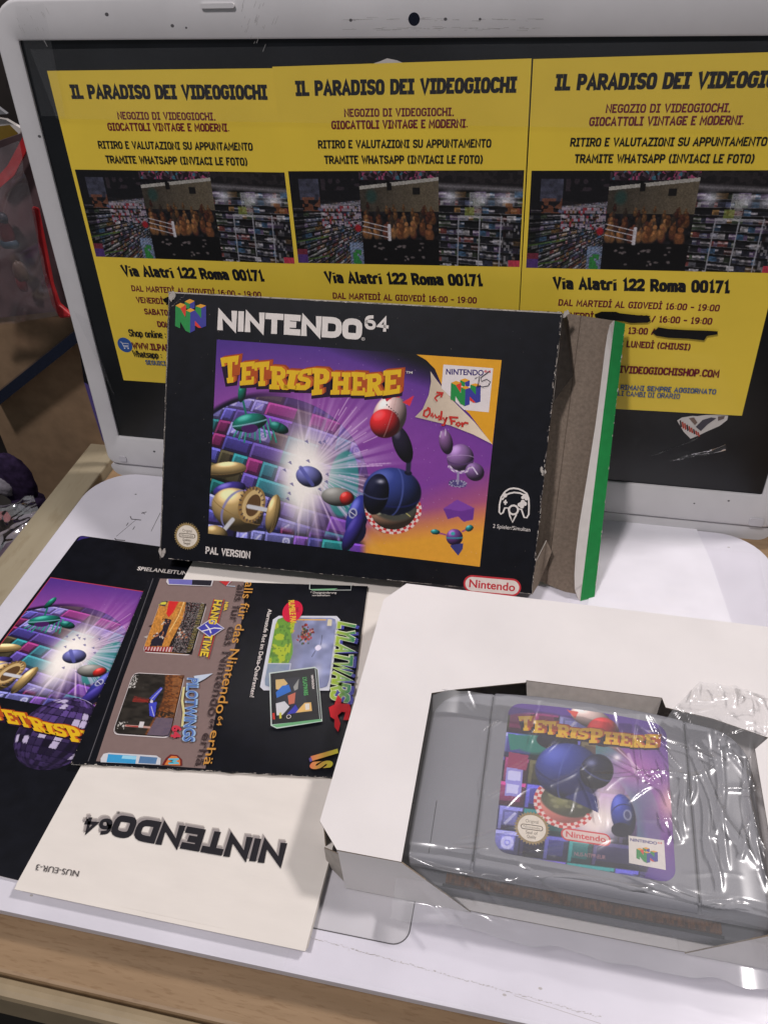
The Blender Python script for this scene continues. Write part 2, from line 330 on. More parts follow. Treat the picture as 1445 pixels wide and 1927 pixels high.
class Print:
    """flat ink shapes on one surface, one mesh, each layer a hair above the last"""
    def __init__(s, plane, d=.06, step=.012): s.p = plane; s.d = d; s.step = step; s.V = []; s.F = []; s.C = []
    def q(s, p): return s.p.uv(p)
    def _add(s, V2, F, col):
        k = len(s.V); V2 = np.asarray(V2, float)
        s.V += [(float(a), float(b), s.d) for a, b in V2]; s.F += [tuple(i+k for i in f) for f in F]
        if callable(col): s.C += [tuple(c) for c in col(V2)]
        else: s.C += [col]*len(V2)
        s.d += s.step
    def poly(s, P, col, px=False):
        if px: P = [s.q(p) for p in P]
        tri = tessellate_polygon([[Vector((p[0], p[1], 0)) for p in P]])
        F = []
        for a, b, c in tri:
            cr = (P[b][0]-P[a][0])*(P[c][1]-P[a][1])-(P[b][1]-P[a][1])*(P[c][0]-P[a][0])
            F.append((a, b, c) if cr > 0 else (a, c, b))
        s._add(P, F, col)
    def polys(s, LP, col):
        V, F = [], []
        for P in LP:
            k = len(V); V += list(P)
            for a, b, c in tessellate_polygon([[Vector((p[0], p[1], 0)) for p in P]]):
                cr = (P[b][0]-P[a][0])*(P[c][1]-P[a][1])-(P[b][1]-P[a][1])*(P[c][0]-P[a][0])
                F.append((a+k, b+k, c+k) if cr > 0 else (a+k, c+k, b+k))
        s._add(V, F, col)
    def stroke(s, P, w, col, closed=False, px=False):
        if px: P = [s.q(p) for p in P]
        P = [Vector(p) for p in P]; n = len(P); L, R = [], []
        for i in range(n):
            a = P[i-1] if (i > 0 or closed) else P[i]; b = P[(i+1) % n] if (i < n-1 or closed) else P[i]
            t = (b-a).normalized() if (b-a).length > 1e-9 else Vector((1, 0)); nn = Vector((-t.y, t.x))*w/2
            L.append(P[i]+nn); R.append(P[i]-nn)
        V = [tuple(v) for v in L+R]; F = []
        for i in range(n if closed else n-1):
            j = (i+1) % n; F.append((i, i+n, j+n, j))
        s._add(V, F, col)
    def text(s, body, bl, br, tl, col, bold=.0, px=True, spacing=1.0, capheight=None):
        if px: bl, br, tl = s.q(bl), s.q(br), s.q(tl)
        V, F = text_geo(body, bold, spacing)
        x0, x1 = V[:, 0].min(), V[:, 0].max()
        ch = capheight or _cap
        a = (V[:, 0]-x0)/(x1-x0); b = V[:, 1]/ch
        bl, br, tl = np.array(bl), np.array(br), np.array(tl)
        up = tl-bl
        s._add(bl + a[:, None]*(br-bl) + b[:, None]*up, F, col)
    def ribbon(s, P, w, col, d):
        P = [Vector(p) for p in P]; P = [p for i, p in enumerate(P) if i == 0 or (p-P[i-1]).length > 1e-6]; n = len(P); L, R = [], []
        closed = (P[0]-P[-1]).length < 1e-6
        if closed: P = P[:-1]; n -= 1
        for i in range(n):
            a = P[i-1] if (i or closed) else None; b = P[(i+1) % n] if (i < n-1 or closed) else None
            t1 = (P[i]-a).normalized() if a is not None else None; t2 = (b-P[i]).normalized() if b is not None else None
            t1 = t1 or t2; t2 = t2 or t1
            m = Vector((-t1.y-t2.y, t1.x+t2.x)); m = m.normalized() if m.length > 1e-6 else Vector((-t1.y, t1.x))
            k = min(1/max(m.dot(Vector((-t1.y, t1.x))), .25), 1.9)*w/2
            L.append(P[i]+m*k); R.append(P[i]-m*k)
        k0 = len(s.V); s.V += [(q.x, q.y, d) for q in L+R]; s.C += (col([[q.x, q.y] for q in L+R]) if callable(col) else [col]*(2*n))
        for i in range(n if closed else n-1):
            j = (i+1) % n; s.F.append((k0+i, k0+i+n, k0+j+n, k0+j))
    def line(s, t, bl, br, tl, col, w=.17, px=True, gap=.10, widen=1.0):
        """monoline text; w = stroke over cap height"""
        if px: bl, br, tl = s.q(bl), s.q(br), s.q(tl)
        bl, br, tl = np.array(bl), np.array(br), np.array(tl); up = tl-bl; H = np.hypot(*up); h = 1-w
        L, adv = glyph_lines(t, gap+w, widen)
        for k, P, gx0_, gx1_ in L:
            pts = [bl+(br-bl)*((x*1.0+w*.5)/(adv+w)) + up*(w*.5+y*h) for x, y in P]
            # a stroke end at the cap or base line runs out to it
            for e in (0, -1):
                y = P[e][1]
                if len(P) > 1 and (abs(y) < 1e-6 or abs(y-1) < 1e-6):
                    q = pts[1] if e == 0 else pts[-2]; dv = pts[e]-q; nn = np.hypot(*dv)
                    if nn > 1e-9 and abs(np.dot(dv/nn, up/H)) > .5: pts[e] = pts[e]+dv/nn*w*H*.5; continue
                if len(P) > 1 and (abs(P[e][0]-gx0_) < 1e-6 or abs(P[e][0]-gx1_) < 1e-6):
                    q = pts[1] if e == 0 else pts[-2]; dv = pts[e]-q; nn = np.hypot(*dv)
                    if nn > 1e-9 and abs(np.dot(dv/nn, up/H)) < .3: pts[e] = pts[e]+dv/nn*w*H*.45
            s.ribbon(pts, w*H, col, s.d+.009*k)
        s.d += s.step+.03
    def build(s, name, m, parent, label=None):
        o = obj(name, s.V, s.F, m, parent)
        at = o.data.attributes.new('ink', 'FLOAT_COLOR', 'POINT')
        c = np.ones((len(s.V), 4), np.float32); c[:, :3] = np.array(s.C).reshape(-1, 3); at.data.foreach_set('color', c.ravel())
        if label: o['label'] = label
        return o
def affine(src, dst):
    A = np.array([[x, y, 1] for x, y in src], float); B = np.array(dst, float)
    S = np.linalg.lstsq(A, B, rcond=None)[0]
    return lambda x, y: tuple(np.array([x, y, 1.0]) @ S)
def homog(src, dst):
    A = []
    for (x, y), (u, v) in zip(src, dst):
        A.append([x, y, 1, 0, 0, 0, -u*x, -u*y, -u]); A.append([0, 0, 0, x, y, 1, -v*x, -v*y, -v])
    H = np.linalg.svd(np.array(A, float))[2][-1].reshape(3, 3)
    def f(x, y):
        w = H[2, 0]*x+H[2, 1]*y+H[2, 2]
        return (H[0, 0]*x+H[0, 1]*y+H[0, 2])/w, (H[1, 0]*x+H[1, 1]*y+H[1, 2])/w
    return f
def picture(name, U, V, D, painter_xy, nu, nv, m, parent, label=None):
    """a printed picture: a fine sheet whose colour layer holds the ink"""
    Vv = np.stack([U.ravel(), V.ravel(), np.full(U.size, D)], 1)*MM
    me = bpy.data.meshes.new(name)
    i = np.arange((nv-1)*(nu-1)); r, c = i//(nu-1), i % (nu-1); a = r*nu+c
    F = np.stack([a, a+nu, a+nu+1, a+1], 1)
    me.vertices.add(len(Vv)); me.vertices.foreach_set('co', Vv.astype(np.float32).ravel())
    me.loops.add(F.size); me.loops.foreach_set('vertex_index', F.astype(np.int32).ravel())
    me.polygons.add(len(F)); me.polygons.foreach_set('loop_start', np.arange(0, F.size, 4, dtype=np.int32))
    me.update(calc_edges=True)
    at = me.attributes.new('ink', 'FLOAT_COLOR', 'POINT')
    c4 = np.ones((len(Vv), 4), np.float32); c4[:, :3] = s2l(painter_xy); at.data.foreach_set('color', c4.ravel())
    me.materials.append(m)
    o = bpy.data.objects.new(name, me); COL.objects.link(o); o.parent = parent
    if label: o['label'] = label
    return o
def quad_grid(plane, quad, nu, nv):
    c = [np.array(plane.uv(p)) for p in quad]
    a, b = np.meshgrid(np.linspace(0, 1, nu), np.linspace(0, 1, nv))
    P = [((1-a)*(1-b)*c[0][k] + a*(1-b)*c[1][k] + a*b*c[2][k] + (1-a)*b*c[3][k]) for k in (0, 1)]
    return P[0], P[1]

class Canvas:
    """paints ink colours (0-255) over arrays of places x, y"""
    def __init__(s, x, y): s.x = x.ravel(); s.y = y.ravel(); s.c = np.zeros((s.x.size, 3))
    def mix(s, m, col):
        m = np.clip(m, 0, 1)[:, None]; s.c = s.c*(1-m) + np.asarray(col, float)*m
    def ell(s, cx, cy, rx, ry, rot=0.0):
        c, n = math.cos(rot), math.sin(rot); dx, dy = s.x-cx, s.y-cy
        return ((c*dx+n*dy)/rx, (-n*dx+c*dy)/ry)
    def disc(s, cx, cy, rx, ry, col, rot=0.0, soft=.04, op=1.0):
        a, b = s.ell(cx, cy, rx, ry, rot); r = np.hypot(a, b); s.mix(op*np.clip((1-r)/soft, 0, 1), col)
    def ball(s, cx, cy, rx, ry, col, rot=0.0, light=(-.4, -.6), hi=.5, dark=.25, soft=.05):
        a, b = s.ell(cx, cy, rx, ry, rot); r = np.hypot(a, b); z = np.sqrt(np.clip(1-r*r, 0, 1))
        c, n = math.cos(rot), math.sin(rot); nx, ny = c*a-n*b, n*a+c*b
        l = np.clip(nx*light[0]+ny*light[1]+z*.68, 0, 1)
        k = (dark + (1.15-dark)*l)[:, None]*np.asarray(col, float) + (hi*255*np.clip(l-.86, 0, 1)*4)[:, None]
        m = np.clip((1-r)/soft, 0, 1)[:, None]; s.c = s.c*(1-m)+np.clip(k, 0, 255)*m
    def glow(s, cx, cy, rx, ry, col, p=1.0, op=1.0):
        a, b = s.ell(cx, cy, rx, ry); s.mix(op*np.exp(-(a*a+b*b)**p), col)
    def pin(s, P):
        n = len(P); ins = np.zeros(s.x.size, bool)
        for i in range(n):
            (x1, y1), (x2, y2) = P[i], P[(i+1) % n]
            if y1 == y2: continue
            k = ((y1 > s.y) != (y2 > s.y)) & (s.x < (x2-x1)*(s.y-y1)/(y2-y1)+x1); ins ^= k
        return ins
    def poly(s, P, col, op=1.0): s.mix(s.pin(P)*op, col)
    def line(s, a, b, w, col, op=1.0):
        a = np.array(a, float); b = np.array(b, float); d = b-a; L = np.hypot(*d)
        t = np.clip(((s.x-a[0])*d[0]+(s.y-a[1])*d[1])/L**2, 0, 1)
        r = np.hypot(s.x-a[0]-t*d[0], s.y-a[1]-t*d[1]); s.mix(op*np.clip((w/2-r)/(w*.25)+.5, 0, 1), col)
def hsh(i, j, k=0):
    return np.mod(np.sin(i*127.1+j*311.7+k*74.7)*43758.5453, 1.0)
def vnoise(x, y, k=0):
    i, j = np.floor(x), np.floor(y); f, g = x-i, y-j; f = f*f*(3-2*f); g = g*g*(3-2*g)
    return (hsh(i, j, k)*(1-f)+hsh(i+1, j, k)*f)*(1-g)+(hsh(i, j+1, k)*(1-f)+hsh(i+1, j+1, k)*f)*g
TILES = np.array([(78, 78, 160), (62, 60, 140), (30, 112, 112), (84, 70, 150), (140, 42, 100), (70, 66, 40), (35, 30, 62), (98, 55, 150), (30, 104, 104), (44, 40, 78), (118, 118, 190), (132, 134, 205)], float)
def tiles(cv, m, cell, rot, cx, cy, R=None, bulge=.0, seed=0):
    """coloured building-block mosaic, optionally swelling like a ball"""
    dx, dy = cv.x-cx, cv.y-cy
    if R:
        r = np.hypot(dx, dy)/R; k = np.arcsin(np.clip(r, 0, .999))/np.maximum(r, 1e-6); dx, dy = dx*k, dy*k
    c, n = math.cos(rot), math.sin(rot); a, b = (c*dx+n*dy)/cell, (-n*dx+c*dy)/cell
    i, j = np.floor(a), np.floor(b)
    # two-by-one blocks: odd cells borrow their neighbour's colour and lose the seam between
    jo = hsh(i, j, 9+seed) > .62; i2 = np.where(jo, i-1, i); jn = hsh(i+1, j, 9+seed) > .62
    t = (hsh(i2, j, seed)*len(TILES)).astype(int) % len(TILES)
    f, g = a-i, b-j; fl, fr = np.where(jo, 1, f), np.where(jn, 1, 1-f); e = np.minimum(np.minimum(fl, fr), np.minimum(g, 1-g))
    col = TILES[t]*(.72+.5*(1-g)*.7+.35*(hsh(i2, j, 3)-.5))[:, None]
    hi = (np.minimum(fl, g) < .17); lo = (np.minimum(fr, 1-g) < .2)
    col = np.where(hi[:, None], col*1.35+14, col); col = np.where((lo & ~hi)[:, None], col*.55, col)
    col = col*np.clip(.25+e*16, .25, 1)[:, None]
    lit = (t >= 10) & (hsh(i, j, 6) > .3); rr = np.hypot(f-.5, g-.5)
    mot = np.where(hsh(i, j, 14) > .5, np.abs(rr-.2) < .07, (np.abs(f-.5+(g-.5)*.8) < .07) & (rr < .32)) | ((rr < .07))
    sq = (np.abs(f-.5) < .25) & (np.abs(g-.5) < .25)
    col = np.where((lit & sq)[:, None], col*1.15+16, col); col = np.where((lit & mot)[:, None], np.minimum(255, col*.55+118), col)
    col = col*(.9+.2*vnoise(cv.x*.8, cv.y*.8, 23))[:, None]
    mm = np.clip(m, 0, 1)[:, None]; cv.c = cv.c*(1-mm)+np.clip(col, 0, 255)*mm
def seam(cv, cx, cy, rx, ry, rot, k, w, col, op=.8, vert=False):
    a, b = cv.ell(cx, cy, rx, ry, rot); r = np.hypot(a, b)
    if vert: a, b = b, a
    cv.mix(op*(r < .97)*np.clip((w-np.abs(b-k*np.sqrt(np.clip(1-a*a, 0, 1))))/(w*.5), 0, 1), col)
def checks(cv, cx, cy, rx, ry, r0, r1, n, c1, c2, a0=-.3, a1=3.4, rot=0.0):
    a, b = cv.ell(cx, cy, rx, ry, rot); r = np.hypot(a, b); q = np.arctan2(b, a); q = np.where(q < a0, q+2*math.pi, q)
    m = (r > r0)*(r < r1)*(q > a0)*(q < a1); k = (np.floor(q*n)+np.floor((r-r0)/(r1-r0)*2)) % 2
    cv.mix(m*(k < 1), c1); cv.mix(m*(k >= 1), c2)
def paint_cover(x, y):
    """space scene of the cover: block-covered globe, flash of light, plain balls and blocks around it"""
    cv = Canvas(x, y)
    t = np.clip((cv.y-640)/400, 0, 1); u = np.clip((cv.x-400)/530, 0, 1)
    cv.c[:] = (62, 42, 128)
    cv.mix(t*1.1, (120, 60, 150))
    cv.glow(520, 800, 260, 120, (170, 85, 165), 1, .8)
    cv.glow(800, 880, 190, 110, (128, 62, 150), 1, .9)
    dark = np.clip((cv.x-560-(cv.y-640)*2.6)/130, 0, 1)*np.clip((790-cv.y)/80, 0, 1); cv.mix(dark, (10, 9, 16))
    cv.mix(np.clip((cv.y-880-.35*(900-cv.x))/120, 0, 1)*np.clip((cv.x-640)/60, 0, 1)*.9, (216, 110, 90))
    cv.mix(np.clip((cv.y-945-.12*(900-cv.x))/60, 0, 1)*np.clip((cv.x-640)/60, 0, 1), (226, 160, 52))
    st = vnoise(cv.x*.9, cv.y*.9, 4); cv.mix((st > .975)*.5*(cv.x > 560), (220, 190, 230))
    a, b = cv.ell(510, 925, 186, 180); r = np.hypot(a, b)
    cv.mix((cv.y < 800)*np.clip((1.06-r)/.04, 0, 1)*np.clip((560-cv.x)/120, 0, 1), (18, 14, 32))
    ball = np.clip((1-r)/.01, 0, 1)
    cv.mix(ball, (40, 35, 80)); tiles(cv, ball, 31, .30, 545, 915, 235)
    k = np.clip(a*.55+b*-.25+.25, 0, .7)*ball; cv.mix(k*.75, (140, 90, 170))
    cv.disc(646, 910, 30, 66, (40, 140, 130), .1, .1, .8)
    low = np.clip((cv.y-985-.16*(cv.x-500))/10, 0, 1)*np.clip((690-cv.x)/14, 0, 1)
    tiles(cv, low, 27, .13, 500, 1000, None, seed=2)
    # flash
    ang = np.arctan2(cv.y-885, cv.x-580); rr = np.hypot(cv.x-580, (cv.y-885))
    ray = np.clip(vnoise(ang*26, ang*0, 3)*1.3-.35, 0, 1)*np.exp(-((rr-70)/75)**2)*(cv.x > 560)
    cv.mix(ray*.75, (232, 205, 240))
    cv.glow(580, 888, 54, 66, (250, 240, 235), 1.3, 1.0); cv.glow(566, 900, 34, 92, (255, 248, 240), 1.4)
    for k in range(26):
        q = rng.uniform(-1.1, 1.2); r0 = rng.uniform(40, 120); r1 = r0+rng.uniform(20, 70)
        cv.line((580+r0*math.cos(q), 880+r0*math.sin(q)), (580+r1*math.cos(q), 880+r1*math.sin(q)), 1.6, (235, 205, 235), .6)
    for k in range(16): 
        qx, qy = 570+rng.uniform(-40, 60), 880+rng.uniform(-50, 60); cv.poly([(qx, qy), (qx+6, qy-3), (qx+8, qy+5)], (110, 105, 150), .8)
    cv.ball(582, 897, 26, 20, (120, 122, 190), .3, hi=.2); cv.line((566, 880), (588, 912), 7, (88, 90, 165), .8)
    # plain balls, discs and blocks
    for k in range(9): cv.line((452+k*7, 800-k*1.5), (440+k*10, 822+(k % 3)*5), 3.2, (32, 128, 112)); cv.line((452+k*7, 800-k*1.5), (440+k*10, 820+(k % 3)*4), 1.2, (90, 180, 165), .8)
    cv.ball(470, 795, 34, 17, (30, 125, 110), -.2); cv.ball(525, 805, 20, 10, (28, 110, 100), .4); cv.ball(456, 738, 8, 20, (26, 118, 100), .15)
    cv.disc(470, 806, 16, 9, (70, 30, 90)); seam(cv, 470, 795, 34, 17, -.2, .15, .1, (150, 205, 215)); seam(cv, 525, 805, 20, 10, .4, 0, .12, (10, 60, 55), vert=True); cv.line((458, 756), (463, 778), 4, (28, 110, 98))
    cv.ball(425, 884, 40, 15, (190, 160, 105), -.1, light=(0, -.8)); cv.ball(432, 921, 32, 14, (70, 58, 150), -.2)
    cv.ball(447, 960, 52, 40, (196, 165, 108), .5, light=(-.3, -.7)); cv.disc(474, 950, 25, 36, (150, 118, 70), .35); cv.disc(476, 950, 19, 30, (205, 175, 120), .35); cv.disc(477, 951, 13, 22, (95, 68, 42), .35)
    for k in range(22):
        q = k*2*math.pi/22; cv.line((474+20.5*math.cos(q)*1.0, 950+30*math.sin(q)), (474+23.5*math.cos(q), 950+34.5*math.sin(q)), 2.6, (84, 68, 62))
    seam(cv, 425, 884, 40, 15, -.1, .55, .09, (120, 96, 58)); seam(cv, 447, 960, 52, 40, .5, -.5, .06, (128, 128, 190), vert=True); seam(cv, 447, 960, 52, 40, .5, .3, .03, (140, 112, 66))
    cv.line((468, 953), (505, 960), 8, (205, 205, 210)); cv.line((418, 1002), (438, 978), 8, (205, 205, 210))
    cv.ball(514, 967, 13, 38, (200, 168, 108), .2); cv.ball(408, 1003, 22, 14, (190, 158, 100), .3)
    seam(cv, 514, 967, 13, 38, .2, .3, .12, (120, 98, 60), vert=True); seam(cv, 514, 967, 13, 38, .2, .62, .1, (120, 98, 60), vert=True)
    cv.ball(636, 935, 32, 18, (150, 148, 142), .1, hi=.2); cv.ball(652, 938, 13, 13, (210, 50, 45), .2)
    cv.ball(672, 975, 20, 46, (52, 58, 150), .25); cv.disc(674, 1000, 15, 22, (22, 20, 46), .2); seam(cv, 672, 975, 20, 46, .25, -.1, .05, (24, 24, 70)); cv.disc(664, 966, 9, 11, (205, 205, 215), .2, .2, .8); cv.disc(664, 966, 6, 8, (60, 62, 120), .2, .2); cv.line((658, 962), (670, 971), 1.6, (205, 205, 215)); cv.ball(664, 1002, 14, 40, (60, 50, 140), .45, hi=.2)
    cv.ball(735, 945, 52, 60, (120, 112, 80), .1, hi=.1); cv.ball(740, 965, 48, 30, (196, 150, 120), .1, hi=.05); cv.disc(742, 955, 46, 28, (70, 70, 62), .1, .2)
    checks(cv, 740, 958, 52, 46, .84, 1.02, 7, (226, 206, 200), (196, 60, 60))
    for k in range(8): cv.disc(712+k % 4*14, 956+k//4*10, 6, 3.6, (168, 168, 140), .1, .4, .8)
    cv.line((738, 945), (772, 972), 2, (200, 190, 110), .8); cv.glow(752, 952, 12, 8, (226, 222, 150), 1, .8)
    cv.ball(738, 925, 56, 46, (52, 66, 138), .12, hi=.25); seam(cv, 738, 925, 56, 46, .12, .62, .05, (26, 30, 80)); seam(cv, 738, 925, 56, 46, .12, .35, .04, (84, 98, 170), .6, True); cv.disc(768, 890, 8, 5, (20, 20, 40), .2, .2)
    cv.ball(708, 930, 24, 40, (22, 24, 48), .2, hi=.1)
    cv.glow(716, 906, 7, 4, (190, 190, 205), 1, .9); seam(cv, 708, 930, 24, 40, .2, .2, .05, (70, 76, 120), .7)
    cv.line((768, 885), (770, 855), 9, (40, 38, 62)); cv.ball(757, 836, 17, 38, (34, 28, 48), -.35)
    cv.ball(733, 783, 32, 42, (226, 192, 186), .3, hi=.3); cv.ball(724, 797, 29, 28, (222, 42, 46), .3, hi=.35); [cv.disc(728+k*4, 762+k*3.5, 1.4, 1.4, (70, 50, 56)) for k in range(6)]; seam(cv, 733, 783, 32, 42, .3, .1, .03, (190, 150, 146), .6, True); cv.poly([(757, 757), (779, 744), (771, 764)], (215, 50, 62)); cv.poly([(722, 748), (740, 747), (728, 756)], (205, 40, 60)); cv.poly([(742, 748), (750, 724), (752, 748)], (205, 40, 60))
    cv.ball(866, 862, 26, 27, (150, 110, 170), 0, hi=.3); cv.ball(839, 832, 13, 24, (130, 90, 140), -.2, hi=.2); cv.ball(893, 888, 19, 17, (130, 95, 150), .6, hi=.2); seam(cv, 866, 862, 26, 27, 0, .45, .07, (84, 54, 104)); seam(cv, 866, 862, 26, 27, 0, -.2, .04, (190, 160, 205), .6); checks(cv, 866, 862, 27, 28, .86, 1.05, 4, (150, 115, 170), (210, 190, 215), .6, 2.6); cv.line((830, 812), (828, 822), 2, (200, 180, 205)); cv.line((838, 808), (838, 820), 2, (200, 180, 205)); cv.line((890, 880), (898, 892), 2.4, (215, 200, 225)); cv.disc(861, 910, 17, 7, (80, 66, 120), .2); checks(cv, 861, 910, 17, 7, .6, 1, 4, (170, 160, 190), (70, 58, 110), -3.2, 3.2); cv.line((862, 890), (861, 910), 4, (150, 140, 170))
    cv.poly([(834, 957), (860, 940), (892, 956), (890, 978), (872, 982), (862, 972), (842, 977)], (105, 52, 140)); cv.poly([(834, 957), (860, 940), (892, 956), (868, 962)], (125, 66, 160))
    cv.ball(855, 1011, 16, 16, (120, 70, 150)); cv.line((838, 1006), (820, 1002), 3, (150, 70, 130)); cv.ball(819, 1001, 9, 5, (40, 140, 140), .1); cv.line((870, 1000), (882, 994), 3, (150, 70, 130)); cv.ball(883, 994, 8, 6, (40, 140, 140), -.4)
    seam(cv, 855, 1011, 16, 16, 0, .1, .12, (50, 150, 160)); cv.disc(852, 1004, 5, 4, (60, 170, 170), 0, .4)
    cv.poly([(846, 1026), (872, 1022), (870, 1034), (862, 1046), (854, 1036)], (60, 60, 120))
    return cv.c/255
def paint_label(x, y):
    """cartridge sticker: mosaic, navy ball, red and white capsule"""
    cv = Canvas(x, y)
    cv.c[:] = (88, 52, 142)
    cv.mix(np.clip((cv.x-1100)/150, 0, 1)*.35, (60, 40, 130))
    m = np.clip((1-np.hypot(*cv.ell(1000, 1560, 235, 220)))/.02, 0, 1)
    tiles(cv, m, 46, .12, 985, 1520, None, seed=5)
    m2 = np.clip((1-np.abs(np.hypot((cv.x-1030)/190, (cv.y-1560)/165)-1)/.13)/.2, 0, 1)*(cv.x > 1120)*(cv.y < 1590)
    cv.mix(m2*.9, (52, 140, 130))
    cv.disc(1235, 1560, 60, 120, (135, 75, 150), -.3, .7, .7)
    cv.glow(1190, 1450, 80, 50, (190, 120, 185), 1, .9); cv.glow(1262, 1510, 26, 36, (240, 190, 190), 1, .9)
    cv.glow(1120, 1540, 62, 46, (240, 228, 222), 1.7); cv.disc(1135, 1490, 60, 40, (225, 205, 215), .5, .6, .7)
    cv.poly([(955, 1380), (985, 1385), (975, 1410), (960, 1412)], (40, 130, 115)); cv.disc(1000, 1400, 42, 20, (38, 126, 112), .15, .3)
    cv.poly([(957, 1415), (994, 1422), (990, 1450), (954, 1444)], (150, 48, 92)); cv.poly([(953, 1444), (984, 1449), (979, 1500), (949, 1497)], (150, 145, 215))
    cv.poly([(956, 1450), (980, 1453), (978, 1470), (955, 1468)], (205, 205, 240)); cv.poly([(953, 1475), (976, 1478), (974, 1494), (952, 1492)], (205, 205, 240))
    cv.ball(1048, 1395, 40, 18, (26, 24, 44), .1, hi=.1); cv.line((1042, 1400), (1046, 1424), 12, (52, 54, 90))
    cv.ball(1058, 1520, 52, 34, (215, 130, 120), .25, hi=0, dark=.7); cv.disc(1066, 1508, 54, 30, (70, 70, 56), .28, .1); cv.glow(1055, 1506, 25, 16, (170, 170, 110), 1, .7)
    checks(cv, 1062, 1512, 58, 46, .8, 1.02, 7, (228, 210, 204), (200, 70, 66), .2, 3.6, .25)
    for k in range(9): cv.disc(1036+k % 3*22+k//3*5, 1496+k//3*11, 7, 4, (150, 148, 110), .25, .4, .7)
    cv.line((1040, 1484), (1076, 1496), 2, (210, 200, 110), .8)
    cv.ball(1070, 1452, 66, 54, (56, 68, 150), .25, hi=.25); seam(cv, 1070, 1452, 66, 54, .25, .5, .05, (28, 32, 84)); seam(cv, 1070, 1452, 66, 54, .25, -.25, .03, (90, 104, 180), .6, True)
    cv.disc(1080, 1482, 50, 22, (34, 36, 92), .35, .4, .8); cv.ball(1122, 1452, 32, 34, (26, 28, 56), .5, hi=.15); seam(cv, 1122, 1452, 32, 34, .5, .3, .06, (80, 88, 150), .7); cv.glow(1112, 1436, 9, 6, (150, 156, 200), 1, .8); cv.poly([(1098, 1486), (1122, 1500), (1126, 1530), (1062, 1500)], (42, 46, 110))
    cv.ball(1172, 1535, 23, 42, (58, 72, 165), -.2, hi=.3); cv.disc(1168, 1562, 19, 14, (20, 20, 38), .1); cv.disc(1180, 1534, 9, 12, (190, 190, 200), -.2, .3, .8); cv.disc(1180, 1534, 6, 9, (64, 66, 110), -.2, .3); seam(cv, 1172, 1535, 23, 42, -.2, -.5, .04, (24, 28, 80)); [cv.disc(1100+k*7, 1345+k*3, 1.5, 1.3, (80, 60, 60)) for k in range(4)]
    cv.ball(1112, 1352, 42, 19, (228, 200, 192), .35, hi=.3); cv.ball(1134, 1378, 32, 28, (222, 44, 44), .3, hi=.3); cv.poly([(1066, 1336), (1088, 1340), (1082, 1352)], (222, 84, 70)); cv.poly([(1092, 1332), (1104, 1330), (1100, 1338)], (222, 84, 70))
    cv.line((1182, 1420), (1196, 1455), 6, (235, 210, 230), .6); cv.line((1160, 1408), (1205, 1450), 2, (235, 210, 230), .7); cv.glow(1160, 1426, 7, 6, (255, 245, 250))
    return cv.c/255
